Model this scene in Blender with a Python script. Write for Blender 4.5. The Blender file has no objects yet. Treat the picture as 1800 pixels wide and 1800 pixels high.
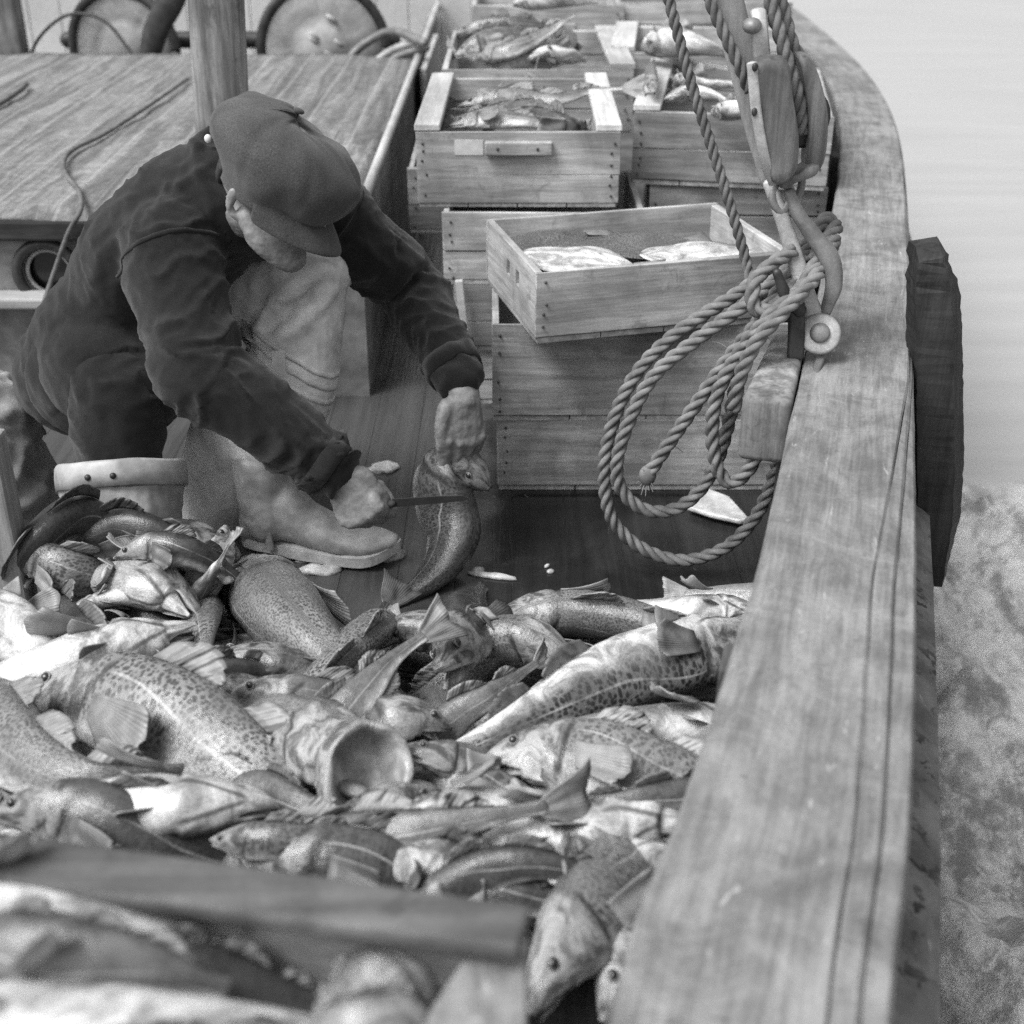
import bpy, bmesh, math, random
import numpy as np
from mathutils import Vector as V, Matrix, noise
R = math.radians
random.seed(7)
scene = bpy.context.scene
col = scene.collection

# ---------------------------------------------------------------- camera, sky, sun, exposure
CAM_H, PITCH, FOC = 1.35, R(28), 2300.0
cam_data = bpy.data.cameras.new('camera')
cam = bpy.data.objects.new('camera', cam_data)
col.objects.link(cam)
cam.location = (0, 0, CAM_H)
cam.rotation_euler = (R(90) - PITCH, 0, 0)
cam_data.sensor_width = 36
cam_data.lens = 36 * FOC / 1800
cam_data.clip_start = 0.05
cam_data.clip_end = 6000
cam_data.dof.use_dof = True
cam_data.dof.focus_distance = 2.35
cam_data.dof.aperture_fstop = 3.5
scene.camera = cam

SUN_EL, SUN_AZ = R(56), R(-122)          # azimuth measured from +Y, negative = left of the picture
world = bpy.data.worlds.new('World')
scene.world = world
world.use_nodes = True
wt = world.node_tree
wt.nodes.clear()
sky = wt.nodes.new('ShaderNodeTexSky')
sky.sky_type = 'NISHITA'
sky.sun_disc = False
sky.sun_elevation = SUN_EL
sky.sun_rotation = SUN_AZ
sky.dust_density = 4.0
sky.air_density = 1.6
bw = wt.nodes.new('ShaderNodeRGBToBW')
bg = wt.nodes.new('ShaderNodeBackground')
bg.inputs['Strength'].default_value = 0.125
wo = wt.nodes.new('ShaderNodeOutputWorld')
wt.links.new(sky.outputs[0], bw.inputs[0])
wt.links.new(bw.outputs[0], bg.inputs[0])
wt.links.new(bg.outputs[0], wo.inputs[0])

sd = bpy.data.lights.new('sun', 'SUN')
sd.energy = 2.0
sd.angle = R(32)
sun = bpy.data.objects.new('sun', sd)
col.objects.link(sun)
sun.rotation_euler = V((-math.sin(SUN_AZ) * math.cos(SUN_EL), -math.cos(SUN_AZ) * math.cos(SUN_EL), -math.sin(SUN_EL))).to_track_quat('-Z', 'Y').to_euler()
sun.location = (-3, 2, 6)

scene.render.engine = 'CYCLES'
scene.cycles.use_denoising = False          # the photograph is grainy: keep the sampling grain
scene.view_settings.view_transform = 'Standard'
scene.view_settings.look = 'None'
scene.view_settings.gamma = 1
scene.view_settings.exposure = 0.8

# ---------------------------------------------------------------- measuring: a picture point on a known plane
cp, sp = math.cos(PITCH), math.sin(PITCH)
def ray(px, py):
    a, v = (px - 900) / FOC, (py - 900) / FOC
    return V((a, cp - v * sp, -sp - v * cp))
def pz(px, py, z):
    d = ray(px, py); return V((0, 0, CAM_H)) + d * ((z - CAM_H) / d.z)
def pY(px, py, Y):
    d = ray(px, py); return V((0, 0, CAM_H)) + d * (Y / d.y)

# ---------------------------------------------------------------- object helpers
def tag(o, label=None, cat=None, group=None, kind=None):
    if label: o['label'] = label
    if cat: o['category'] = cat
    if group: o['group'] = group
    if kind: o['kind'] = kind
    return o
def empty(name, loc, rot=(0, 0, 0)):
    o = bpy.data.objects.new(name, None); col.objects.link(o)
    o.location = loc; o.rotation_euler = rot; o.empty_display_size = .05
    return o
def mk(name, vf, mat, parent=None, smooth=True, uvs=None, org=None, mats=None, midx=None):
    """link one mesh object; vf = (verts, faces) in the parent's space (org is subtracted when given)"""
    vs, fs = vf[0], vf[1]
    me = bpy.data.meshes.new(name)
    if org is not None: vs = [V(v) - org for v in vs]
    me.from_pydata([tuple(v) for v in vs], [], fs)
    for u, (nm, data) in enumerate((uvs or {}).items()):
        l = me.uv_layers.new(name=nm)
        idx = np.empty(len(me.loops), dtype=np.int32); me.loops.foreach_get('vertex_index', idx)
        l.data.foreach_set('uv', np.asarray(data, dtype=np.float32)[idx].ravel())
    for m in (mats or [mat]): me.materials.append(m)
    if midx is not None: me.polygons.foreach_set('material_index', midx)
    me.polygons.foreach_set('use_smooth', [smooth] * len(me.polygons))
    me.update()
    o = bpy.data.objects.new(name, me); col.objects.link(o)
    if parent: o.parent = parent
    elif org is not None: o.location = org
    return o
class MB:
    def __init__(s): s.v, s.f = [], []
    def add(s, vf):
        k = len(s.v); s.v += [V(p) for p in vf[0]]; s.f += [[i + k for i in q] for q in vf[1]]; return s
    def box(s, lo, hi, M=None, jit=0):
        x0, y0, z0 = lo; x1, y1, z1 = hi
        ps = [V(p) for p in ((x0,y0,z0),(x1,y0,z0),(x1,y1,z0),(x0,y1,z0),(x0,y0,z1),(x1,y0,z1),(x1,y1,z1),(x0,y1,z1))]
        if jit: ps = [p + V((random.uniform(-jit, jit), random.uniform(-jit, jit), random.uniform(-jit, jit))) for p in ps]
        if M: ps = [M @ p for p in ps]
        return s.add((ps, [(3,2,1,0),(4,5,6,7),(0,1,5,4),(1,2,6,5),(2,3,7,6),(3,0,4,7)]))
    @property
    def vf(s): return s.v, s.f
def bevel(o, w=.003, seg=2, ang=40):
    m = o.modifiers.new('edges', 'BEVEL'); m.width = w; m.segments = seg; m.limit_method = 'ANGLE'; m.angle_limit = R(ang)
    return o
def cr(pts, n, power=1.0):
    """Catmull-Rom through pts, n samples evenly by arc length (power > 1: denser at the start)"""
    P = [V(p) for p in pts]
    if len(P) == 2: P = [P[0], P[0].lerp(P[1], .5), P[1]]
    P = [P[0] * 2 - P[1]] + P + [P[-1] * 2 - P[-2]]
    dense = []
    for i in range(1, len(P) - 2):
        a, b, c, d = P[i-1:i+3]
        for k in range(24):
            t = k / 24
            dense.append(.5 * ((2*b) + (c-a)*t + (2*a-5*b+4*c-d)*t*t + (3*b-a-3*c+d)*t*t*t))
    dense.append(P[-2])
    L = [0]
    for i in range(1, len(dense)): L.append(L[-1] + (dense[i] - dense[i-1]).length)
    out, j = [], 0
    for k in range(n):
        s = L[-1] * (k / (n - 1)) ** power
        while j < len(L) - 2 and L[j+1] < s: j += 1
        w = (s - L[j]) / max(1e-9, L[j+1] - L[j])
        out.append(dense[j].lerp(dense[j+1], min(1, max(0, w))))
    return out
def tangents(P):
    return [(P[min(i+1, len(P)-1)] - P[max(i-1, 0)]).normalized() for i in range(len(P))]
def lerp_list(vals, u):
    x = u * (len(vals) - 1); i = min(int(x), len(vals) - 2); w = x - i
    w = w * w * (3 - 2 * w)
    a, b = vals[i], vals[i+1]
    if not isinstance(a, tuple): a = (a, a)
    if not isinstance(b, tuple): b = (b, b)
    return (a[0] + (b[0]-a[0]) * w, a[1] + (b[1]-a[1]) * w)
def tube(pts, rad, n=16, m=None, up=(0, 0, 1), cap=True, sq=2.0, cap_len=1.0):
    """closed tube through pts; rad entries = radius or (side, up) half sizes; sq > 2 squares the section"""
    m = m or 6 * len(pts)
    P = cr(pts, m); T = tangents(P)
    up = V(up); rings = []
    for i, (p, t) in enumerate(zip(P, T)):
        u = up - t * up.dot(t)
        if u.length < 1e-3: u = V((0, 1, 0)) - t * t.y
        u.normalize(); s = t.cross(u)
        up = u if len(pts) > 2 else up
        a, b = lerp_list(rad, i / (m - 1))
        rings.append((p, s, u, a, b, t))
    full = []
    if cap:
        p, s, u, a, b, t = rings[0]
        for k in (80, 55, 28): full.append((p - t * math.sin(R(k)) * min(a, b) * cap_len, s, u, a * math.cos(R(k)), b * math.cos(R(k))))
    full += [r[:5] for r in rings]
    if cap:
        p, s, u, a, b, t = rings[-1]
        for k in (28, 55, 80): full.append((p + t * math.sin(R(k)) * min(a, b) * cap_len, s, u, a * math.cos(R(k)), b * math.cos(R(k))))
    vs, fs = [], []
    for p, s, u, a, b in full:
        for j in range(n):
            th = 2 * math.pi * j / n; c_, s_ = math.cos(th), math.sin(th)
            e = 2 / sq
            vs.append(p + s * (a * math.copysign(abs(c_) ** e, c_)) + u * (b * math.copysign(abs(s_) ** e, s_)))
    for i in range(len(full) - 1):
        for j in range(n):
            fs.append((i*n+j, i*n+(j+1) % n, (i+1)*n+(j+1) % n, (i+1)*n+j))
    fs.append(tuple(range(n))[::-1]); k = (len(full) - 1) * n; fs.append(tuple(range(k, k + n)))
    return vs, fs
def ball(c, r, rot=None, nu=20, nv=12):
    c = V(c); r = V(r) if not isinstance(r, (int, float)) else V((r, r, r))
    vs = [c + ((rot @ V((0, 0, r.z))) if rot else V((0, 0, r.z)))]; fs = []
    for i in range(1, nv):
        a = math.pi * i / nv
        for j in range(nu):
            b = 2 * math.pi * j / nu
            q = V((r.x * math.sin(a) * math.cos(b), r.y * math.sin(a) * math.sin(b), r.z * math.cos(a)))
            vs.append(c + (rot @ q if rot else q))
    vs.append(c + ((rot @ V((0, 0, -r.z))) if rot else V((0, 0, -r.z))))
    for j in range(nu): fs.append((0, 1 + j, 1 + (j+1) % nu))
    for i in range(nv - 2):
        for j in range(nu):
            a = 1 + i*nu; fs.append((a+j, a+nu+j, a+nu+(j+1) % nu, a+(j+1) % nu))
    k = len(vs) - 1; a = 1 + (nv-2)*nu
    for j in range(nu): fs.append((k, a+(j+1) % nu, a+j))
    return vs, fs
def prism(outline, d):
    """solid of a closed outline (list of points) pushed along d"""
    n = len(outline); d = V(d); A = [V(p) for p in outline]
    return A + [p + d for p in A], [tuple(range(n))[::-1], tuple(range(n, 2*n))] + [(i, (i+1) % n, n+(i+1) % n, n+i) for i in range(n)]
def sheet(grid, th):
    """solid of a grid of points, th thick"""
    nu, nv = len(grid), len(grid[0]); N = [[None]*nv for _ in range(nu)]
    for i in range(nu):
        for j in range(nv):
            a = grid[min(i+1, nu-1)][j] - grid[max(i-1, 0)][j]; b = grid[i][min(j+1, nv-1)] - grid[i][max(j-1, 0)]
            c = a.cross(b); N[i][j] = c.normalized() if c.length > 1e-12 else V((0, 0, 1))
    vs = [grid[i][j] + N[i][j]*th/2 for i in range(nu) for j in range(nv)] + [grid[i][j] - N[i][j]*th/2 for i in range(nu) for j in range(nv)]
    o = nu*nv; fs = []
    for i in range(nu-1):
        for j in range(nv-1):
            q = (i*nv+j, (i+1)*nv+j, (i+1)*nv+j+1, i*nv+j+1); fs.append(q); fs.append(tuple(o+k for k in q[::-1]))
    rim = [j for j in range(nv)] + [i*nv+nv-1 for i in range(1, nu)] + [(nu-1)*nv+j for j in range(nv-2, -1, -1)] + [i*nv for i in range(nu-2, 0, -1)]
    for k in range(len(rim)):
        a, b = rim[k], rim[(k+1) % len(rim)]; fs.append((a, b, o+b, o+a))
    return vs, fs
def fbm(p, f, oct=4):
    return noise.fractal(V(p) * f, 1.0, 2.0, oct, noise_basis='PERLIN_ORIGINAL')
def remesh(name, pieces, vox, mat, parent, org, smooth=4, disp=None):
    b = MB()
    for p in pieces: b.add(p)
    me = bpy.data.meshes.new('tmp'); me.from_pydata([tuple(v) for v in b.v], [], b.f)
    o = bpy.data.objects.new('tmp', me); col.objects.link(o)
    m = o.modifiers.new('r', 'REMESH'); m.mode = 'VOXEL'; m.voxel_size = vox
    if smooth:
        s = o.modifiers.new('s', 'SMOOTH'); s.iterations = smooth; s.factor = .5
    dg = bpy.context.evaluated_depsgraph_get()
    m2 = bpy.data.meshes.new_from_object(o.evaluated_get(dg))
    bpy.data.objects.remove(o); bpy.data.meshes.remove(me)
    if disp:
        m2.update()
        new = [v.co + v.normal * disp(v.co.copy(), v.normal.copy()) for v in m2.vertices]
        m2.vertices.foreach_set('co', np.array([c for v in new for c in v], dtype=np.float32))
    off = V(org)
    co = np.empty(len(m2.vertices) * 3, dtype=np.float32); m2.vertices.foreach_get('co', co)
    co = co.reshape(-1, 3) - np.array(off, dtype=np.float32); m2.vertices.foreach_set('co', co.ravel())
    m2.name = name; m2.materials.clear(); m2.materials.append(mat)
    m2.polygons.foreach_set('use_smooth', [True] * len(m2.polygons)); m2.update()
    ob = bpy.data.objects.new(name, m2); col.objects.link(ob)
    if parent: ob.parent = parent
    else: ob.location = off
    return ob

# ---------------------------------------------------------------- materials (all grey: the photograph is black and white)
class NT:
    def __init__(s, name, rough=.6):
        s.m = bpy.data.materials.new(name); s.m.use_nodes = True; s.t = s.m.node_tree
        s.b = s.t.nodes['Principled BSDF']; s.set(s.b, 'Roughness', rough)
    def set(s, node, key, val):
        i = node.inputs[key]
        if isinstance(val, bpy.types.NodeSocket): s.t.links.new(val, i)
        elif i.type == 'RGBA' and isinstance(val, (int, float)): i.default_value = (val, val, val, 1)
        else: i.default_value = val
    def n(s, typ, props=None, **kw):
        x = s.t.nodes.new('ShaderNode' + typ)
        for k, v in (props or {}).items(): setattr(x, k, v)
        for k, v in kw.items(): s.set(x, int(k[1:]) if k[0] == '_' and k[1:].isdigit() else k.replace('_', ' '), v)
        return x
    def math(s, op, a, b=0.0, c=None, clamp=False):
        x = s.t.nodes.new('ShaderNodeMath'); x.operation = op; x.use_clamp = clamp
        s.set(x, 0, a); s.set(x, 1, b)
        if c is not None: s.set(x, 2, c)
        return x.outputs[0]
    def ramp(s, v, lo, hi, a=0.0, b=1.0, smooth=True):
        x = s.t.nodes.new('ShaderNodeMapRange'); x.interpolation_type = 'SMOOTHSTEP' if smooth else 'LINEAR'
        for k, q in enumerate((v, lo, hi, a, b)): s.set(x, k, q)
        return x.outputs[0]
    def mix(s, f, a, b, mode='MIX'):
        x = s.t.nodes.new('ShaderNodeMixRGB'); x.blend_type = mode
        s.set(x, 0, f); s.set(x, 1, a); s.set(x, 2, b); return x.outputs[0]
    def noise(s, vec, scale, detail=4, rough=.55, dist=0.0):
        return s.n('TexNoise', None, Vector=vec, Scale=scale, Detail=detail, Roughness=rough, Distortion=dist).outputs[0]
    def obj(s, scale=(1, 1, 1), rnd=True):
        t = s.n('TexCoord').outputs['Object']
        if rnd:
            oi = s.n('ObjectInfo').outputs['Random']
            off = s.n('VectorMath', {'operation': 'SCALE'}, _0=V((37, 53, 71)), Scale=oi).outputs[0]
            t = s.n('VectorMath', {'operation': 'ADD'}, _0=t, _1=off).outputs[0]
        return s.n('VectorMath', {'operation': 'MULTIPLY'}, _0=t, _1=V(scale)).outputs[0]
    def bump(s, h, strength=.3, dist=.01, prev=None):
        x = s.n('Bump', None, Strength=strength, Distance=dist, Height=h)
        if prev: s.set(x, 'Normal', prev)
        return x.outputs[0]
    def out(s, colr, normal=None, rough=None, spec=None):
        s.set(s.b, 'Base Color', colr)
        if normal is not None: s.set(s.b, 'Normal', normal)
        if rough is not None: s.set(s.b, 'Roughness', rough)
        if spec is not None: s.set(s.b, 'Specular IOR Level', spec)
        return s.m
def wood(name, lo, hi, axis=0, rough=.75, grain=1.0, blotch=.35, knots=True, bump=.35, spec=.25, dents=0.0):
    t = NT(name, rough)
    sc = [16 * grain] * 3; sc[axis] = 1.1 * grain
    w = t.obj(sc); p = t.obj()
    g = t.noise(w, 2.2, 7, .62, .5)
    g2 = t.noise(w, 9, 4, .6)
    gg = t.math('ADD', t.math('MULTIPLY', g, .7), t.math('MULTIPLY', g2, .3))
    c = t.mix(t.ramp(gg, .36, .66), lo, hi)
    big = t.noise(p, 4.2, 5, .6, .4)
    c = t.mix(1.0, c, t.ramp(big, .3, .7, 1 - blotch, 1 + blotch * .25), 'MULTIPLY')
    dirt = t.noise(p, 15, 6, .72, .8)
    c = t.mix(t.ramp(dirt, .55, .68, 0, blotch), c, lo * .45)
    fine = t.noise(p, 260, 2, .7)
    c = t.mix(1.0, c, t.ramp(fine, .25, .75, .84, 1.14, False), 'MULTIPLY')
    c = t.mix(1.0, c, t.ramp(t.n('ObjectInfo').outputs['Random'], 0, 1, .78, 1.08, False), 'MULTIPLY')
    if knots:
        sk = [9.0] * 3; sk[axis] = 3.2
        vo = t.n('TexVoronoi', {'feature': 'F1'}, Vector=t.obj(sk), Scale=.8).outputs['Distance']
        c = t.mix(t.ramp(vo, .03, .10, .75, 0), c, lo * .35)
    h = gg
    if dents:
        d = t.noise(t.obj([24 if i != axis else 60 for i in range(3)]), 1.0, 3, .6, 1.2)
        dm = t.ramp(d, .62, .72)
        c = t.mix(t.math('MULTIPLY', dm, dents), c, lo * .55)
    return t.out(c, t.bump(h, bump, .004), None, spec)
def plain(name, base, rough=.6, var=.2, scale=8, bump=.15, fine=150, metal=0.0, spec=.3, bd=.003):
    t = NT(name, rough); p = t.obj()
    a = t.noise(p, scale, 6, .6, .3); b = t.noise(p, fine, 3, .6)
    c = t.mix(1.0, base, t.ramp(a, .3, .7, 1 - var, 1 + var), 'MULTIPLY')
    c = t.mix(1.0, c, t.ramp(b, .25, .75, .85, 1.15, False), 'MULTIPLY')
    t.set(t.b, 'Metallic', metal)
    return t.out(c, t.bump(t.math('ADD', a, t.math('MULTIPLY', b, .4)), bump, bd), None, spec)
def cloth(name, base, var=.3, rough=.95, weave=900, dirt=None, coarse=(.75, 1.3)):
    t = NT(name, rough); p = t.obj()
    a = t.noise(p, 7, 6, .62, .5); b = t.noise(p, 420, 2, .7); w = t.noise(p, weave, 1, .5)
    c = t.mix(1.0, base, t.ramp(a, .3, .7, 1 - var, 1 + var), 'MULTIPLY')
    c = t.mix(1.0, c, t.ramp(b, .25, .75, coarse[0], coarse[1], False), 'MULTIPLY')
    if dirt is not None:
        d = t.noise(p, 13, 6, .7, .8); c = t.mix(t.ramp(d, .55, .72, 0, .75), c, dirt)
    t.set(t.b, 'Sheen Weight', .15); t.set(t.b, 'Sheen Roughness', .6)
    return t.out(c, t.bump(t.math('ADD', b, w), .35, .002), None, .15)

MAT = {}
MAT['crate_x'] = wood('crate_wood', .30, .56, 0, blotch=.5, bump=.5)
MAT['crate_y'] = wood('crate_wood_side', .30, .56, 1, blotch=.5, bump=.5)
MAT['pale_y'] = wood('pale_batten_wood', .42, .62, 1, blotch=.25)
MAT['pale_x'] = wood('pale_rail_wood', .40, .58, 0, blotch=.25)
def rail_mat(name='weathered_rail_wood', uv=False, axis=1):
    t = NT(name, .8); p = t.obj((1, 1, 1), False)
    if uv:
        base = t.n('UVMap', {'uv_map': 'run'}).outputs[0]
        along = lambda s_, q_: t.n('VectorMath', {'operation': 'MULTIPLY'}, _0=base, _1=V((q_, s_, 1))).outputs[0]
    else: along = lambda s_, q_: t.obj([q_ if i == axis else s_ for i in range(3)], False)
    g = t.noise(along(30, 4), 1.2, 6, .65, .8); m = t.noise(p, 11, 6, .66, .9); b = t.noise(p, 3, 4, .6)
    st = t.noise(along(120, 6.0), 1.0, 7, .75, .5)
    c = t.mix(t.ramp(t.math('ADD', t.math('MULTIPLY', st, .32), t.math('ADD', t.math('MULTIPLY', g, .3), t.math('MULTIPLY', m, .38))), .38, .62), .12, .275)
    sn = t.noise(p, 6.5, 7, .72, .4); c = t.mix(t.ramp(sn, .56, .68, 0, .55), c, .10)
    c = t.mix(1.0, c, t.ramp(b, .3, .7, .8, 1.12), 'MULTIPLY')
    c = t.mix(1.0, c, t.ramp(t.noise(p, 230, 2, .7), .25, .75, .82, 1.18, False), 'MULTIPLY')
    d = t.noise(along(26, 80), 1.0, 5, .7, 1.6); c = t.mix(t.ramp(d, .63, .70, 0, .7), c, .05)
    e = t.noise(along(70, 16), 1.0, 4, .7, .8); c = t.mix(t.ramp(e, .62, .72, 0, .5), c, .52)
    return t.out(c, t.bump(t.math('ADD', m, t.math('MULTIPLY', d, -.5)), .5, .004), None, .2)
MAT['rail'] = rail_mat(); MAT['rail_run'] = rail_mat('weathered_rail_top', True); MAT['rail_x'] = wood('dull_box_rim', .06, .15, 0, blotch=.5, grain=.6, knots=False)
MAT['moulding'] = rail_mat('worn_rail_edge', True)
MAT['block'] = wood('oiled_block_wood', .10, .23, 2, rough=.55, blotch=.5, knots=False, bump=.3, spec=.35)
MAT['post'] = wood('weathered_post_wood', .13, .34, 2, blotch=.5, bump=.5)
MAT['batten'] = wood('smooth_batten_wood', .24, .34, 2, blotch=.25, knots=False, bump=.2)
MAT['fender'] = wood('tarred_fender_wood', .022, .055, 2, blotch=.4, knots=False, bump=.6)
MAT['dark_wood'] = wood('dark_damp_wood', .03, .07, 0, blotch=.4, knots=False)
MAT['bulwark'] = wood('dull_bulwark_paint', .05, .11, 1, blotch=.4, knots=False)
MAT['iron'] = plain('grey_iron', .17, .5, .3, 20, .25, 200, .3, .4)
MAT['dark_iron'] = plain('dark_iron', .05, .5, .35, 20, .3, 200, .4, .4)
MAT['galv'] = plain('galvanised_iron', .36, .5, .25, 25, .3, 220, .25, .4)
MAT['rope'] = plain('manila_rope', .17, .95, .3, 30, .5, 700, 0, .1, .002)
MAT['old_rope'] = plain('weathered_rope', .13, .95, .3, 30, .5, 700, 0, .1, .002)
MAT['nail'] = plain('rusty_nail', .05, .7, .2, 60, .1)
MAT['jacket'] = cloth('dark_wool_jacket', .0075, .5)
MAT['trousers'] = cloth('dark_trousers', .0055, .5)
MAT['cap'] = cloth('grey_wool_cap', .045, .35, weave=700, coarse=(.45, 1.7))
MAT['oilskin'] = plain('pale_oilskin', .60, .55, .25, 9, .10, 60, 0, .3)
MAT['boot'] = plain('pale_rubber_boot', .31, .4, .3, 14, .06, 60, 0, .4)
MAT['sole'] = plain('boot_sole', .42, .7, .2, 30)
MAT['skin'] = plain('weathered_skin', .21, .5, .22, 35, .35, 260, 0, .35, .002)
MAT['glass'] = plain('dark_porthole_glass', .012, .15, .2, 5, .0, 50, 0, .6)
MAT['sack'] = cloth('pale_sackcloth', .22, .3, .9, 400, .2)
MAT['scrap'] = plain('fish_scrap', .52, .35, .3, 25, .5, 90, 0, .5)
MAT['steel'] = plain('knife_steel', .04, .35, .2, 30, .1, 200, 0, .5)
MAT['white_paint'] = plain('grey_white_paint', .52, .7, .12, 2, .1, 60)
MAT['drum'] = plain('winch_drum_paint', .30, .6, .3, 6, .4, 60)

def deck_mat():
    t = NT('wet_deck_planks'); p = t.obj((1, 1, 1), False)
    sx = t.n('SeparateXYZ', None, Vector=p)
    x, y = sx.outputs[0], sx.outputs[1]
    seam = t.math('ABSOLUTE', t.math('SUBTRACT', t.math('FRACT', t.math('DIVIDE', x, .115)), .5))
    sm = t.ramp(seam, .485, .499, 0, .7)
    g = t.noise(t.obj((22, 1.3, 22), False), 2, 7, .65, .5)
    c = t.mix(t.ramp(g, .3, .7), .016, .030)
    wet = t.noise(p, 3.1, 5, .6, .6)
    c = t.mix(t.ramp(wet, .4, .6), c, t.mix(t.ramp(g, .3, .7), .008, .015))
    # the strip beside the man's boot is coloured paler, with its own ragged edge
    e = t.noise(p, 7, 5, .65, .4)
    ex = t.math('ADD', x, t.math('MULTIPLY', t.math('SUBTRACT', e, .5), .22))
    pale_strip = t.math('MULTIPLY', t.ramp(ex, -.02, -.09), t.ramp(t.math('ADD', y, t.math('MULTIPLY', e, .3)), 1.9, 2.2))
    c = t.mix(t.math('MULTIPLY', pale_strip, .85), c, t.mix(t.ramp(g, .3, .7), .06, .09))
    c = t.mix(sm, c, .012)
    sc = t.noise(t.obj((60, 30, 60), False), 1, 5, .75, 1.0)
    c = t.mix(t.ramp(sc, .66, .74, 0, .5), c, .2)
    r = t.ramp(wet, .38, .62, .45, .09)
    h = t.math('SUBTRACT', g, t.math('MULTIPLY', sm, 1.5))
    return t.out(c, t.bump(h, .4, .004), r, .45)
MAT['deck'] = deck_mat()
def sea_mat():
    t = NT('pale_sea'); p = t.obj((1, 1, 1), False)
    sx = t.n('SeparateXYZ', None, Vector=p)
    z = sx.outputs[2]
    at = t.n('Attribute', {'attribute_name': 'foam'}).outputs['Fac']
    n = t.noise(t.obj((1, .75, 1), False), 5.2, 9, .70, .35); n2 = t.noise(p, 30, 7, .75, .3)
    f = t.math('MULTIPLY', at, t.ramp(t.math('ADD', n, t.math('MULTIPLY', n2, .7)), .74, .98))
    s = t.noise(t.obj((.5, 5, 1), False), 1.0, 5, .6)
    water = t.mix(t.ramp(s, .35, .65), .335, .37)
    churn = t.mix(t.ramp(n, .36, .60), .28, .62)
    c = t.mix(at, water, churn)
    c = t.mix(f, c, .82)
    b1 = t.bump(t.noise(t.obj((3, 7, 3), False), 1.2, 5, .6, .6), .16, .03)
    nb = t.bump(t.math('ADD', n, t.math('MULTIPLY', n2, .4)), t.math('MULTIPLY', at, .9), .06, b1)
    return t.out(c, nb, t.ramp(f, 0, 1, .28, .7), .5)
MAT['sea'] = sea_mat()
def canvas_mat():
    t = NT('weathered_canvas', .85); p = t.obj((1, 1, 1), False)
    s = t.noise(t.obj((13, .9, 13), False), 1.6, 6, .6, .8)
    s2 = t.noise(p, 26, 5, .65, 1.0)
    c = t.mix(t.ramp(s, .32, .68), .11, .235)
    c = t.mix(1.0, c, t.ramp(s2, .3, .7, .75, 1.2), 'MULTIPLY')
    b = t.noise(p, 240, 2, .7)
    c = t.mix(1.0, c, t.ramp(b, .25, .75, .85, 1.15, False), 'MULTIPLY')
    sx = t.n('SeparateXYZ', None, Vector=p).outputs[0]
    seam = t.math('ABSOLUTE', t.math('SUBTRACT', t.math('FRACT', t.math('DIVIDE', sx, .16)), .5))
    c = t.mix(t.ramp(seam, .45, .5, 0, .35), c, .42)
    h = t.math('ADD', s, t.math('MULTIPLY', s2, .6))
    return t.out(c, t.bump(h, .5, .02), None, .2)
MAT['canvas'] = canvas_mat()
def strake_mat():
    t = NT('flaking_strake_paint', .7); p = t.obj((1, 1, 1), False)
    n = t.noise(p, 34, 5, .6, .5); m = t.noise(p, 5, 4, .6)
    c = t.mix(t.ramp(t.noise(p, 14, 5, .6), .3, .7), .07, .17)
    c = t.mix(t.math('MULTIPLY', t.ramp(n, .56, .60), t.ramp(m, .4, .6)), c, .02)
    c = t.mix(t.ramp(t.noise(t.obj((40, 6, 40), False), 1, 5, .7), .66, .72, 0, .8), c, .4)
    return t.out(c, t.bump(n, .5, .004), None, .3)
MAT['strake'] = strake_mat()

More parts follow.
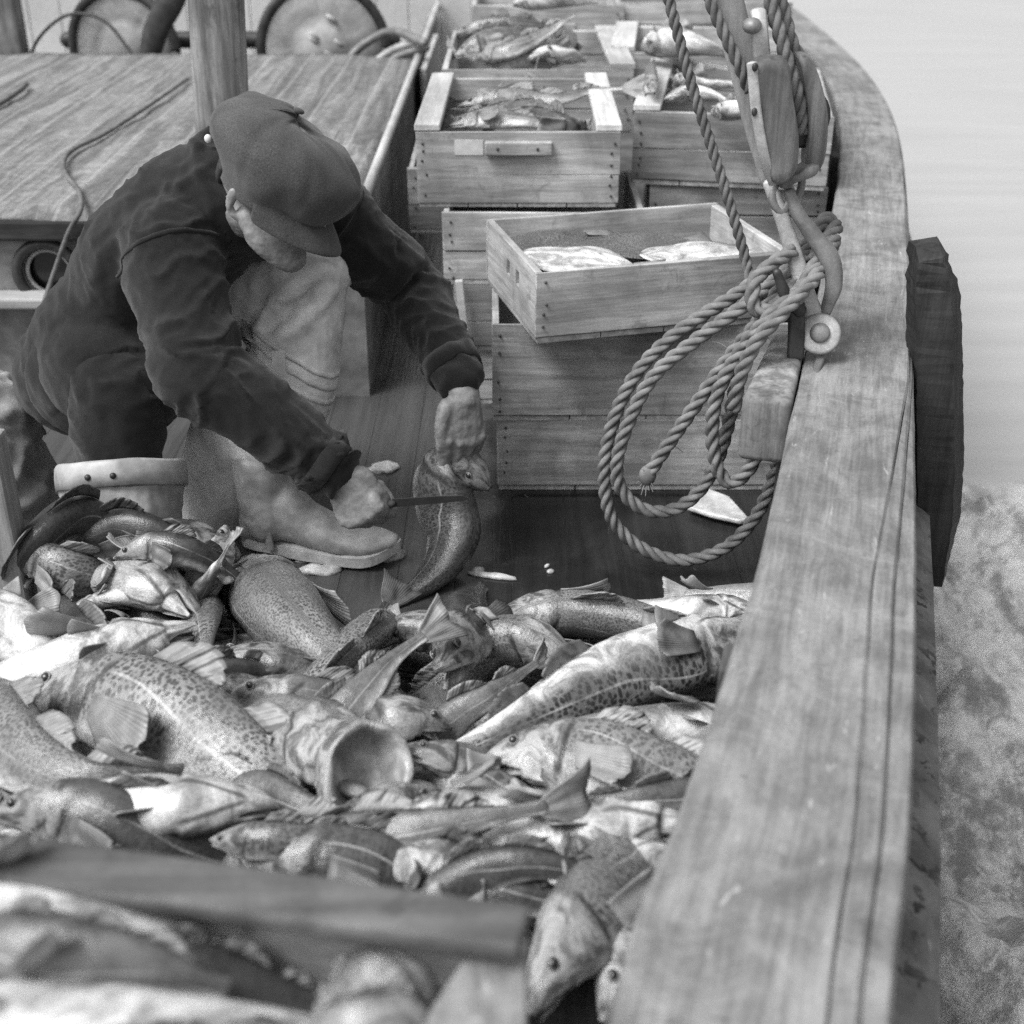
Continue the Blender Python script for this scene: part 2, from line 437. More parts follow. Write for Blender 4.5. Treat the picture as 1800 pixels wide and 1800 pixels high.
def fish_mat(name, head=True):
    """skin of a cod: UV 'skin' = (length 0..1, back 0 .. belly 1), UV 'size' = metres along and around;
    object colour: R = darkness of the back, G = size of the spots, B = how far the white belly climbs"""
    t = NT(name, .35)
    su = t.n('UVMap', {'uv_map': 'skin'}).outputs[0]; me = t.n('UVMap', {'uv_map': 'size'}).outputs[0]
    q = t.n('SeparateXYZ', None, Vector=su); u, a = q.outputs[0], q.outputs[1]
    oi = t.n('ObjectInfo'); rgb = t.n('SeparateColor', None, Color=oi.outputs['Color'])
    dark, size, belly = rgb.outputs[0], rgb.outputs[1], rgb.outputs[2]
    off = t.n('VectorMath', {'operation': 'SCALE'}, _0=V((3, 7, 0)), Scale=oi.outputs['Random']).outputs[0]
    m = t.n('VectorMath', {'operation': 'ADD'}, _0=me, _1=off).outputs[0]
    wob = t.noise(m, 14, 4, .6)
    ms = t.n('VectorMath', {'operation': 'SCALE'}, _0=m, Scale=t.ramp(size, 0, 1, 230, 70, False)).outputs[0]
    wv = t.n('TexNoise', None, Vector=ms, Scale=.9, Detail=2.0).outputs['Color']
    md = t.n('VectorMath', {'operation': 'ADD'}, _0=ms, _1=t.n('VectorMath', {'operation': 'SCALE'}, _0=wv, Scale=.9).outputs[0]).outputs[0]
    vo = t.n('TexVoronoi', {'feature': 'F1'}, Vector=md, Scale=1.0, Randomness=.85).outputs['Distance']
    spots = t.ramp(vo, .30, .58)
    patch = t.noise(m, 9, 4, .6, .5)
    light = t.mix(t.ramp(patch, .3, .7), t.math('MULTIPLY_ADD', dark, -.24, .31), t.math('MULTIPLY_ADD', dark, -.29, .42))
    deep = t.math('MULTIPLY_ADD', dark, -.03, .05)
    mar = t.noise(m, 34, 6, .7, .8)
    plain_ = t.mix(t.ramp(mar, .34, .64), t.math('MULTIPLY_ADD', dark, -.13, .17), t.math('MULTIPLY', light, .85))
    ring = t.mix(t.math('MULTIPLY', oi.outputs['Alpha'], t.ramp(patch, .28, .68, .35, 1.0)), plain_, t.mix(spots, deep, light))
    # back to belly
    edge = t.math('SUBTRACT', .80, t.math('MULTIPLY', belly, .36))
    aw = t.math('ADD', a, t.math('MULTIPLY', t.math('SUBTRACT', wob, .5), .26))
    bm = t.ramp(aw, t.math('SUBTRACT', edge, .14), t.math('ADD', edge, .13))
    top = t.ramp(a, 0, .2, .72, 1.0)
    ring = t.mix(1.0, ring, top, 'MULTIPLY')
    bel = t.mix(t.ramp(t.noise(m, 16, 6, .68, 1.0), .36, .64), .26, .82)
    bel = t.mix(t.math('MULTIPLY', t.ramp(t.noise(m, 55, 4, .65, .8), .6, .75), .45), bel, .33)
    body = t.mix(bm, ring, bel)
    # the pale lateral line, arched over the pectoral fin
    la = t.math('SUBTRACT', .47, t.ramp(u, .5, .26, 0, .14))
    ll = t.math('MULTIPLY', t.ramp(t.math('ABSOLUTE', t.math('SUBTRACT', a, la)), .004, .016, .6, 0), t.ramp(patch, .35, .65, .1, 1))
    body = t.mix(t.math('MULTIPLY', ll, t.ramp(u, .23, .27)), body, .62)
    ca = t.math('COSINE', t.math('MULTIPLY', a, math.pi)); sa = t.math('SINE', t.math('MULTIPLY', a, math.pi))
    te = t.math('SUBTRACT', t.math('MULTIPLY_ADD', ca, .022, .244), t.math('MULTIPLY', sa, .02))
    gn = t.math('ADD', te, t.math('MULTIPLY', t.math('SUBTRACT', wob, .5), .03))
    gill = t.math('MULTIPLY', t.ramp(t.math('ABSOLUTE', t.math('SUBTRACT', u, gn)), .002, .013, .85, 0), t.math('MULTIPLY', t.ramp(a, .6, .8, 1, 0), t.ramp(a, .12, .3)))
    vee = t.math('ABSOLUTE', t.math('SUBTRACT', a, t.math('SUBTRACT', 1.0, t.math('MULTIPLY', t.math('SUBTRACT', u, .07), 1.55))))
    gill = t.math('MAXIMUM', gill, t.math('MULTIPLY', t.ramp(vee, .008, .05, .75, 0), t.math('MULTIPLY', t.ramp(u, .075, .10), t.ramp(u, .20, .23, 1, 0))))
    # the head is plainer and marbled
    hn = t.noise(m, 28, 6, .68, 1.0)
    hd = t.mix(t.ramp(hn, .38, .60), t.math('MULTIPLY_ADD', dark, -.09, .12), t.math('MULTIPLY_ADD', dark, -.22, .48))
    hd = t.mix(t.ramp(aw, .62, .8), hd, bel)
    body = t.mix(t.ramp(t.math('ADD', u, t.math('MULTIPLY', t.math('SUBTRACT', wob, .5), .05)), .20, .24), hd, body)
    body = t.mix(gill, body, .035)
    ml = t.math('MULTIPLY', t.ramp(t.math('ABSOLUTE', t.math('SUBTRACT', a, .775)), .012, .035, .8, 0), t.ramp(u, .075, .105, 1, 0))
    body = t.mix(ml, body, .04)
    sp = t.noise(m, 420, 2, .7)
    body = t.mix(1.0, body, .80, 'MULTIPLY')
    body = t.mix(1.0, body, t.ramp(sp, .25, .75, .68, 1.32, False), 'MULTIPLY')
    sl = t.noise(m, 30, 4, .6)
    myo = t.n('TexWave', {'wave_type': 'BANDS', 'bands_direction': 'X'}, Vector=m, Scale=30.0, Distortion=3.0, Detail=2.0).outputs[0]
    h = t.math('ADD', t.math('ADD', t.math('MULTIPLY', sp, .5), hn), t.math('MULTIPLY', myo, .08))
    return t.out(body, t.bump(h, .4, .004), t.ramp(sl, .3, .7, .12, .36), .6)
MAT['cod'] = fish_mat('cod_skin')
def fin_mat():
    t = NT('fin_membrane', .42)
    q = t.n('SeparateXYZ', None, Vector=t.n('UVMap', {'uv_map': 'skin'}).outputs[0])
    ray_ = t.math('SINE', t.math('MULTIPLY', q.outputs[0], 105.0))
    dk = t.n('SeparateColor', None, Color=t.n('ObjectInfo').outputs['Color']).outputs[0]
    n = t.noise(t.obj(), 40, 4, .6)
    c = t.mix(t.ramp(n, .3, .7), t.math('MULTIPLY_ADD', dk, -.16, .22), t.math('MULTIPLY_ADD', dk, -.2, .32))
    c = t.mix(t.ramp(ray_, .3, 1, 0, .14), c, t.math('MULTIPLY_ADD', dk, -.22, .34))
    return t.out(c, t.bump(ray_, .22, .002), None, .5)
MAT['fin'] = fin_mat()
MAT['eye'] = plain('fish_eye', .025, .22, .1, 20, 0, 100, 0, .7)
MAT['eye_ring'] = plain('fish_eye_ring', .22, .3, .2, 60, .1)
MAT['mouth'] = plain('fish_mouth_lining', .30, .35, .45, 28, .5, 110, 0, .5)
# ================================================================ sea
def graded(lo, hi, c0, c1, step, grow=1.13):
    v, s, x = [], step, c0
    while x <= c1: v.append(x); x += step
    x = c1; s = step
    up = []
    while x < hi: s *= grow; x += s; up.append(x)
    x = c0; s = step; dn = []
    while x > lo: s *= grow; x -= s; dn.append(x)
    return dn[::-1] + v + up
SEA_Z = -1.0
gx = graded(-1500, 1500, .3, 3.2, .035); gy = graded(-30, 3500, .6, 6.0, .04)
vs, fs, foam = [], [], []
for y in gy:
    for x in gx:
        d = math.hypot(x, y)
        f = max(0, min(1, (4.78 + .35 * noise.noise(V((x * 1.3, y * .8, 3))) - y) / .3)) * max(0, min(1, (5.5 - x) / 1.5)) * max(0, min(1, (x - .2) / .4))
        f *= f * (3 - 2 * f) if f < 1 else 1
        amp = .05 * min(1, d / 4) if d < 90 else 0
        z = amp * noise.noise(V((x * .25, y * .6, 1.7))) + (.02 * noise.noise(V((x * 1.1, y * 2.2, 5))) if d < 40 else 0)
        if f > 0:
            p = V((x, y, 0))
            z += f * (.26 * fbm(p, 1.9, 4) + .06 * noise.noise(p * 5.3) + .03 * fbm(p, 11, 3)) + .05 * f
        vs.append(V((x, y, SEA_Z + z))); foam.append(f)
n = len(gx)
for j in range(len(gy) - 1):
    for i in range(n - 1): fs.append((j*n+i, j*n+i+1, (j+1)*n+i+1, (j+1)*n+i))
sea = mk('sea', (vs, fs), MAT['sea'])
at = sea.data.attributes.new('foam', 'FLOAT', 'POINT'); at.data.foreach_set('value', np.array(foam, dtype=np.float32))
tag(sea, kind='structure')

# ================================================================ gunwale and hull, lofted along the boat's side
# stations: outer edge of the rail (x, y), measured; the inner edge lies 0.20 m inboard
OUT = [(.045, -.1), (.20, .35), (.31, .746), (.39, .985), (.53, 1.478), (.753, 2.318), (.915, 2.94), (1.175, 4.017), (1.315, 4.85), (1.39, 5.75), (1.43, 7.1), (1.40, 9.0), (1.25, 11.0)]
OP = cr([V((x, y, 0)) for x, y in OUT], 150)
OT = tangents(OP)
def side(i): t = OT[i]; return V((t.y, -t.x, 0)).normalized()      # outboard
def inner(i):
    y = OP[i].y
    w = .222 if y < .8 else .222 - .022 * min(1, (y - .8) / .6) if y < 1.4 else .20 - .02 * min(1, (y - 1.4) / 2)
    return w
def strip(name, prof, mat, parent, i0=0, i1=None, closed=True, smooth=False, wob=0.0):
    """prof(i) -> list of (offset from outer edge along outboard, z)"""
    i1 = i1 or len(OP); vs, fs, uv = [], [], []; run = 0
    for i in range(i0, i1):
        s = side(i); run += (OP[i] - OP[i-1]).length if i else 0
        for k, (o, z) in enumerate(prof(i)):
            p = OP[i] + s * o; p.z = z
            if wob: p += s * wob * noise.noise(V((p.y * 9, k * .7, 1))) + V((0, 0, wob * .5 * noise.noise(V((p.y * 13, k * 2.7, 4)))))
            vs.append(p); uv.append((run, o + z + len(name) * .37))
    m = len(prof(i0))
    for i in range(i1 - i0 - 1):
        for k in range(m if closed else m - 1): fs.append((i*m+k, i*m+(k+1) % m, (i+1)*m+(k+1) % m, (i+1)*m+k))
    if closed: fs += [tuple(range(m))[::-1], tuple(range((i1-i0-1)*m, (i1-i0)*m))]
    return mk(name, (vs, fs), mat, parent, smooth, {'run': uv})
def frac(y):
    a = .77 if y < .8 else .77 - .05 * min(1, (y - .8) / .6) if y < 1.4 else .72 + .23 * min(1, (y - 1.4) / .7)
    b = .885 if y < .8 else .885 - .025 * min(1, (y - .8) / .6) if y < 1.4 else .86 + .12 * min(1, (y - 1.4) / .7)
    return a, b
RZ = .50
gun = empty('gunwale', (0, 0, 0))
tag(gun, 'broad weathered wooden rail curving along the side of the boat', 'boat rail')
def pr_cap(i):
    w = inner(i); a, b = frac(OP[i].y); o = -w * (1 - a)
    return [(-w + .004, RZ), (-w, RZ - .006), (-w, RZ - .055), (o, RZ - .055), (o, RZ - .004), (o - .004, RZ)]
cap_rail = strip('cap_rail', pr_cap, MAT['rail_run'], gun, wob=.0025)
def pr_m1(i):
    w = inner(i); a, b = frac(OP[i].y); o0, o1 = -w * (1 - a) + .0005, -w * (1 - b) - .0005
    return [(o0, RZ - .004), (o0, RZ - .055), (o1, RZ - .055), (o1, RZ - .012), (o1 - .004, RZ - .007)]
strip('edge_moulding', pr_m1, MAT['moulding'], gun, wob=.0008)
def pr_m2(i):
    w = inner(i); a, b = frac(OP[i].y); o0 = -w * (1 - b) + .0005
    return [(o0, RZ - .015), (o0, RZ - .10), (.0, RZ - .10), (.0, RZ - .026), (-.004, RZ - .018)]
strip('edge_moulding', pr_m2, MAT['moulding'], gun, wob=.0008)
strip('bulwark_panel', lambda i: [(-inner(i) + .03, RZ - .056), (-inner(i) + .03, -.02), (-inner(i) + .06, -.02), (-inner(i) + .06, RZ - .056)], MAT['bulwark'], gun)
strip('hull_side', lambda i: [(-.05, RZ - .101), (-.02, RZ - .101), (.0, .1), (-.04, -.6), (-.2, -1.3), (-.28, -1.3), (-.12, -.6), (-.06, .1)], MAT['strake'], gun)
strip('rubbing_strake', lambda i: [(.002, .23), (.05 if OP[i].y > 1.2 else .055, .205), (.07, .19), (.072, .12), (.003, .08)], MAT['strake'], gun, wob=.002)
# frames (stanchions) inside the bulwark
def st_at(y): return min(range(len(OP)), key=lambda i: abs(OP[i].y - y))
for y in (1.25, 2.02, 4.0, 4.9):
    i = st_at(y); s = side(i); t = OT[i]; c = OP[i] + s * (-inner(i) + .03)
    b = MB(); b.add(prism([c + t * .03, c - t * .03, c - t * .03 - s * .05, c + t * .03 - s * .05], (0, 0, RZ - .057)))
    bevel(mk('frame_timber', b.vf, MAT['bulwark'], gun, False), .004)

# deck: one sheet from the starboard bulwark to port, fore and aft
b = MB(); L = []
for i in range(0, len(OP), 2): L.append(OP[i] + side(i) * (-.06))
vs = []
for p in L: vs += [V((p.x, p.y, 0)), V((p.x * .5 - 1.0, p.y, .0)), V((-4.2, p.y, 0))]
fs = []
for i in range(len(L) - 1):
    for k in range(2): fs.append((i*3+k, (i+1)*3+k, (i+1)*3+k+1, i*3+k+1))
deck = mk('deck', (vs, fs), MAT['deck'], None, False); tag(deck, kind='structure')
for p in deck.data.polygons:
    if p.normal.z < 0: p.flip()

# ================================================================ fender hung outside the rail
fa, fb = pY(1640, 437, 2.2), pY(1638, 1012, 2.2)
fz = (fb - fa).normalized(); fx = V((1, 0, 0)); fx = (fx - fz * fx.dot(fz)).normalized(); fy = fz.cross(fx)
if fy.y > 0: fy = -fy
Lf = (fb - fa).length
def fsec(u):
    lo, hi = -.036, .036
    k = [(0, -.030, .018), (.05, -.034, .028), (.12, -.036, .044), (.3, -.036, .05), (.62, -.036, .055), (.8, -.034, .05), (.95, -.030, .028), (1.0, -.026, .022)]
    for (a, l0, h0), (b_, l1, h1) in zip(k, k[1:]):
        if a <= u <= b_:
            w = (u - a) / (b_ - a); return l0 + (l1-l0)*w, h0 + (h1-h0)*w
vs, fs = [], []
NU = 60
for k in range(NU + 1):
    u = k / NU; lo, hi = fsec(u); f2 = lo + (hi - lo) * .70
    for q, (x, y) in enumerate(((lo, .0), (lo, .03), (f2, .045), (hi, .012), (hi, -.035), (lo, -.04))):
        p = fa + fz * (Lf * u) + fx * x + fy * y
        e = .006 if u < .1 else .0022
        p += fx * e * noise.noise(V((u * 40, q * 2.3, 1))) + fy * e * noise.noise(V((u * 40, q * 2.3, 6)))
        if k == 0: p += fz * .018 * noise.noise(V((q * 1.9, .5, 2)))
        vs.append(p)
for k in range(NU):
    for q in range(6): fs.append((k*6+q, k*6+(q+1) % 6, (k+1)*6+(q+1) % 6, (k+1)*6+q))
fs += [tuple(range(6))[::-1], tuple(range(NU*6, NU*6+6))]
fend = mk('fender_board', (vs, fs), MAT['fender'], None, False, org=fb)
tag(fend, 'dark tarred timber with a splintered top hanging outside the boat rail', 'fender')

# ================================================================ deckhouse with a canvas covered roof, porthole and ledge
HX, HY0, HY1, HZ = -.365, 3.19, 5.5, .50
dh = empty('deckhouse', (-1.6, HY0, 0)); tag(dh, 'low deckhouse with a worn canvas covered roof behind the kneeling man', 'deckhouse')
O = V((-1.6, HY0, 0))
ny, nx = 40, 60; grid = []
for j in range(ny + 1):
    row = []
    for i in range(nx + 1):
        x = -3.6 + (HX - .01 + 3.6) * i / nx; y = HY0 - .03 + (HY1 - HY0 + .03) * j / ny
        z = HZ + .012 * fbm((x, y * .3, 2), 3, 3) + .006 * fbm((x, y, 8), 9, 2) - (.02 if j == 0 else 0)
        row.append(V((x, y, z)))
    grid.append(row)
sh = mk('canvas_roof', sheet(grid, .012), MAT['canvas'], dh, True, org=O)
b = MB(); b.box((-3.6, HY0 - .035, HZ - .075), (HX - .02, HY0 + .02, HZ - .022)); bevel(mk('roof_edge', ([v - O for v in b.v], b.f), MAT['dark_wood'], dh, False), .008)
# front wall with a round opening
pc = pY(85, 480, HY0 + .0)
ro = .062
b = MB(); zb, zt, y0 = .0, HZ - .076, HY0
ring = [V((pc.x + ro * math.cos(2*math.pi*k/40), y0, pc.z + ro * math.sin(2*math.pi*k/40))) for k in range(40)]
sq = []
for k in range(40):
    a = 2*math.pi*k/40; c_, s_ = math.cos(a), math.sin(a)
    sx0, sx1, sz0, sz1 = pc.x - .4, pc.x + .4, zb, zt
    t_ = min((sx1 - pc.x) / c_ if c_ > 1e-6 else 1e9, (sx0 - pc.x) / c_ if c_ < -1e-6 else 1e9, (sz1 - pc.z) / s_ if s_ > 1e-6 else 1e9, (sz0 - pc.z) / s_ if s_ < -1e-6 else 1e9)
    sq.append(V((pc.x + c_ * t_, y0, pc.z + s_ * t_)))
b.add((ring + sq, [(k, (k+1) % 40, 40 + (k+1) % 40, 40 + k) for k in range(40)]))
b.add((ring + [p + V((0, .05, 0)) for p in ring], [(k, 40+k, 40+(k+1) % 40, (k+1) % 40) for k in range(40)]))
b.add(([V((-3.6, y0, zb)), V((pc.x-.4, y0, zb)), V((pc.x-.4, y0, zt)), V((-3.6, y0, zt))], [(0, 1, 2, 3)]))
b.add(([V((pc.x+.4, y0, zb)), V((HX-.01, y0, zb)), V((HX-.01, y0, zt)), V((pc.x+.4, y0, zt))], [(0, 1, 2, 3)]))
mk('front_wall', ([v - O for v in b.v], b.f), plain('deckhouse_paint', .16, .7, .4, 9, .4, 60), dh, False)
b = MB(); b.add(tube([pc + V((math.cos(2*math.pi*k/24) * .072, -.006, math.sin(2*math.pi*k/24) * .072)) for k in range(25)], [.013], 10, 60, cap=False)[0:2] if False else tube([pc + V((math.cos(2*math.pi*k/24) * .076, -.004, math.sin(2*math.pi*k/24) * .076)) for k in range(25)], [.014, .014], 10, 72, up=(0, 1, 0), cap=False))
ph = mk('porthole', ([v - O for v in b.v], b.f), MAT['dark_iron'], dh, org=None)
b = MB(); b.add(tube([pc + V((math.cos(2*math.pi*k/24) * .056, .012, math.sin(2*math.pi*k/24) * .056)) for k in range(25)], [.006, .006], 10, 72, up=(0, 1, 0), cap=False))
mk('rim', ([v - O for v in b.v], b.f), MAT['galv'], ph)
b = MB(); b.add(([pc + V((math.cos(2*math.pi*k/30) * ro, .03, math.sin(2*math.pi*k/30) * ro)) for k in range(30)], [tuple(range(30))[::-1]]))
mk('pane', ([v - O for v in b.v], b.f), MAT['glass'], ph, False)
lz = pY(60, 527, HY0 - .06).z
b = MB(); b.box((-3.6, HY0 - .08, lz - .02), (-.7, HY0 - .003, lz + .008)); bevel(mk('ledge', ([v - O for v in b.v], b.f), MAT['pale_x'], dh, False), .006)
# starboard side wall and its pale corner bead, running on forward of the roof
b = MB(); b.box((HX - .05, HY0 + .021, 0), (HX - .012, 7.0, HZ - .012)); mk('side_wall', ([v - O for v in b.v], b.f), wood('pale_side_wall', .20, .33, 1, blotch=.4, knots=False), dh, False)
b = MB(); b.add(tube([V((HX - .005, HY0, HZ + .005)), V((HX - .005, 5, HZ + .012)), V((HX - .005, 7.0, HZ + .02))], [.014, .014], 10, 30)); mk('corner_bead', ([v - O for v in b.v], b.f), MAT['pale_y'], dh)
b = MB(); b.box((-.30, 3.45, .0), (-.275, 3.49, .40)); 
# wheelhouse far behind
wh = empty('wheelhouse', (-2.2, 7.02, 0)); tag(wh, 'pale painted wall standing beyond the winch drums', 'wheelhouse')
b = MB()
for k in range(30): b.box((-5 + k * .16, 0, .0), (-5 + k * .16 + .157, .05, 2.2))
b.v = [v + V((2.2 + .0, 0, 0)) for v in b.v]
bevel(mk('wall', b.vf, MAT['white_paint'], wh, False), .004)
b = MB(); b.box((2.2 - 5, -.03, 2.2), (2.2 - .2, .6, 2.26)); mk('roof', b.vf, MAT['white_paint'], wh, False)
b = MB(); b.box((1.80, .051, 0), (1.84, 2.5, 2.2)); mk('side_wall', b.vf, MAT['white_paint'], wh, False)
pp = pz(735, 45, .50)
b = MB(); b.box((-.012, 0, 0), (.012, .9, .5)); 
o = mk('bin_board', (b.v, b.f), MAT['pale_x'], None, False); o.location = (-.338, 5.2, 0.001); bevel(o, .004)
tag(o, 'pale upright board between the deckhouse side and the stacked crates', 'board')

# mast post
a0, a1 = pY(372, 300, 3.12), pY(365, -60, 3.12)
a0.z = 0; base = V((a0.x + .0, 3.12, 0))
top = a1 + (a1 - pY(376, 240, 3.12)).normalized() * .9
po = mk('mast_post', tube([base, base.lerp(top, .33), base.lerp(top, .66), top], [.062, .060, .058, .055], 18, 40, up=(0, 1, 0), sq=3.4, cap_len=.2), MAT['post'], None, True, org=base)
tag(po, 'weathered wooden post with a dark split rising behind the man', 'post')
# pale post at the edge of the roof
c0 = pY(18, 112, 5.45); b = MB(); b.box((-.075, -.05, -.6), (.075, .05, 1.2))
o = mk('post', b.vf, MAT['post'], None, False); o.location = (c0.x - .05, 5.58, .6); bevel(o, .01)
tag(o, 'square grey timber standing by the far corner of the deckhouse roof', 'post')

# winch drums
wn = empty('winch', (pY(400, 100, 5.85).x, 5.85, 0)); tag(wn, 'iron winch with two rimmed round drum ends behind the deckhouse roof', 'winch'); wo_ = wn.location
for cx, rr, tilt, ct in ((225, .235, 0, 0), (568, .262, 0, 1)):
    c = pY(cx, 62, 5.85) - wo_ ; c.y = 0; c.z -= .05 
    Rt = Matrix.Rotation(R(-12 if ct == 0 else 8), 3, 'Z')
    vs, fs = [], []
    prof = [(0, -.06), (.09, -.06), (.10, -.045), (rr * .55, -.04), (rr * .92, -.055), (rr * .92, .02), (0, .02)]
    for q, (r_, y_) in enumerate(prof):
        for k in range(48):
            a = 2*math.pi*k/48; dz = .012 * noise.noise(V((r_ * 30 * math.cos(a), r_ * 30 * math.sin(a), cx))) if q in (2, 3) else 0
            vs.append(c + Rt @ V((r_ * math.cos(a), y_ + dz, r_ * math.sin(a))))
    for q in range(len(prof) - 1):
        for k in range(48): fs.append((q*48+k, q*48+(k+1) % 48, (q+1)*48+(k+1) % 48, (q+1)*48+k))
    dr = mk('drum', (vs, fs), MAT['drum'], wn)
    mk('rim', tube([c + Rt @ V((rr * math.cos(2*math.pi*k/32), -.05, rr * math.sin(2*math.pi*k/32))) for k in range(33)], [(.022, .014), (.022, .014)], 10, 96, up=(0, 1, 0), cap=False), MAT['dark_iron'], dr)
    if ct:
        for k in range(7): mk('casting_lug', ball(c + Rt @ V((random.uniform(-.05, .16), -.055, random.uniform(-.05, .16))), (.03, .012, .012), Matrix.Rotation(R(35), 3, 'Y'), 10, 6), MAT['galv'], dr)
mk('axle', tube([pY(120, 70, 5.9) - wo_, pY(690, 70, 5.9) - wo_], [.035, .035], 14, 8), MAT['dark_iron'], wn)
b = MB(); q0 = pY(300, 0, 5.6) - wo_; q1 = pY(262, 105, 5.6) - wo_
mk('brake_band', tube([q0 + V((.06, 0, .12)), q0, q0.lerp(q1, .5) + V((-.015, 0, 0)), q1], [(.05, .035), (.055, .035), (.05, .03), (.045, .03)], 12, 26, up=(0, 1, 0)), MAT['dark_iron'], wn)

# ================================================================ ropes
def rope(b, pts, dia, lay=3.1, step=None):
    P0 = cr(pts, 60); L = sum((P0[i+1] - P0[i]).length for i in range(59))
    m = max(8, int(L / (step or dia * .24))); P = cr(pts, m); T = tangents(P)
    u = T[0].orthogonal().normalized(); ph = random.uniform(0, 6)
    F = []
    for t in T:
        u = (u - t * u.dot(t)).normalized(); F.append((u.copy(), t.cross(u)))
    s_acc = 0; n = 7
    for k in range(3):
        vs, fs = [], []; s_acc = 0
        for i in range(m):
            if i: s_acc += (P[i] - P[i-1]).length
            a = ph + 2*math.pi*(k / 3 + s_acc / (dia * lay)); u_, w_ = F[i]
            c = P[i] + (u_ * math.cos(a) + w_ * math.sin(a)) * dia * .245
            rr = dia * .275
            for j in range(n):
                q = 2*math.pi*j/n; vs.append(c + (u_ * math.cos(q) + w_ * math.sin(q)) * rr)
        for i in range(m - 1):
            for j in range(n): fs.append((i*n+j, i*n+(j+1) % n, (i+1)*n+(j+1) % n, (i+1)*n+j))
        fs += [tuple(range(n))[::-1], tuple(range((m-1)*n, m*n))]
        b.add((vs, fs))
    return b
def rY(lst): return [pY(x, y, Y) for x, y, Y in lst]

b = MB(); D_ = .0265
rope(b, rY([(1470, 405, 2.36), (1452, 385, 2.33), (1425, 420, 2.29), (1370, 465, 2.27), (1290, 520, 2.26), (1190, 585, 2.26), (1120, 655, 2.26), (1078, 740, 2.26), (1062, 830, 2.26), (1075, 910, 2.255), (1125, 962, 2.25), (1200, 985, 2.245), (1275, 962, 2.24), (1330, 905, 2.23), (1362, 830, 2.22), (1374, 770, 2.2)]), D_)
rope(b, rY([(1468, 430, 2.33), (1440, 425, 2.29), (1390, 470, 2.245), (1310, 535, 2.22), (1220, 600, 2.225), (1150, 660, 2.225), (1108, 735, 2.225), (1085, 810, 2.225), (1092, 860, 2.225), (1130, 895, 2.22), (1180, 897, 2.22), (1225, 868, 2.21), (1258, 815, 2.2), (1280, 745, 2.2), (1298, 660, 2.2), (1330, 570, 2.21), (1375, 500, 2.22), (1415, 450, 2.24)]), D_)
rope(b, rY([(1472, 395, 2.3), (1440, 440, 2.25), (1400, 500, 2.21), (1340, 560, 2.17), (1280, 630, 2.18), (1220, 715, 2.185), (1175, 780, 2.19), (1140, 832, 2.19)]), D_)
rope(b, rY([(1455, 460, 2.22), (1410, 505, 2.18), (1350, 560, 2.135), (1300, 620, 2.145), (1262, 690, 2.155), (1252, 760, 2.155), (1262, 825, 2.15), (1286, 848, 2.14), (1318, 822, 2.13), (1340, 770, 2.11)]), D_)
rope(b, rY([(1470, 420, 2.26), (1430, 470, 2.21), (1395, 530, 2.16), (1330, 545, 2.16), (1325, 500, 2.17), (1350, 470, 2.19), (1395, 440, 2.22)]), D_)
rope(b, rY([(1440, 480, 2.17), (1380, 545, 2.12), (1330, 600, 2.11), (1300, 665, 2.12), (1290, 720, 2.13)]), D_)
# frayed whipped end
e = pY(1138, 836, 2.19); b.add(ball(e, (.017, .017, .02), None, 10, 6))
for k in range(14):
    b.add(tube([e, e + V((random.uniform(-.02, .01), random.uniform(-.02, .01), random.uniform(-.035, -.01)))], [.002, .001], 5, 4))
# loose fibres
for k in range(26):
    v = random.choice(b.v); d = V((random.gauss(0, 1), random.gauss(0, 1), random.gauss(0, 1))).normalized()
    b.add(tube([v, v + d * .018 + V((0, 0, -.003)), v + d * .034 + V((0, 0, -.012))], [.0007, .0006, .0004], 4, 6))
o = mk('rope_coil', b.vf, MAT['rope'], None, org=pY(1400, 500, 2.2)); tag(o, 'thick twisted rope hanging in loose loops from the rail over the crates', 'rope')

# ================================================================ tackle: double block, ropes, batten, hooks, eye plate
b = MB(); rope(b, rY([(1160, -60, 2.42), (1180, 15, 2.41), (1215, 145, 2.39), (1250, 255, 2.37), (1282, 355, 2.35), (1310, 452, 2.33), (1322, 500, 2.30), (1345, 520, 2.27)]), .0205)
o = mk('hanging_rope', b.vf, MAT['old_rope'], None, org=pY(1310, 450, 2.33)); tag(o, 'single thinner rope slanting down in front of the crates to the coil', 'rope')
BY = 2.25
blk = empty('pulley_block', pY(1385, 320, BY)); tag(blk, 'two cheeked wooden pulley block hanging above the rail', 'pulley block'); bo = blk.location
def cheek(outline, Y0, depth, name='cheek', mat='block'):
    pts = cr([pY(x, y, Y0) - bo for x, y in outline + outline[:1]], 48)[:-1]
    cen = sum(pts, V()) / len(pts)
    vs, fs = [], []; m = len(pts)
    for sc, dy in ((.80, -depth * .5), (.93, -depth * .42), (1.0, -depth * .2), (1.0, depth * .2), (.93, depth * .42), (.80, depth * .5)):
        for p in pts: vs.append(cen + (p - cen) * sc + V((0, dy, 0)))
    for q in range(5):
        for k in range(m): fs.append((q*m+k, q*m+(k+1) % m, (q+1)*m+(k+1) % m, (q+1)*m+k))
    fs += [tuple(range(m))[::-1], tuple(range(5*m, 6*m))]
    return mk(name, (vs, fs), MAT[mat], blk)
ck = cheek([(1318, 108), (1345, 98), (1382, 105), (1392, 170), (1402, 240), (1396, 300), (1362, 322), (1345, 285), (1328, 200)], BY - .03, .05)
cheek([(1398, 92), (1420, 96), (1440, 140), (1452, 200), (1448, 270), (1436, 298), (1412, 296), (1416, 230), (1412, 160)], BY + .02, .055)
cheek([(1362, 296), (1392, 302), (1420, 286), (1438, 288), (1430, 304), (1398, 316), (1370, 328)], BY - .0, .05, 'bottom_chock')
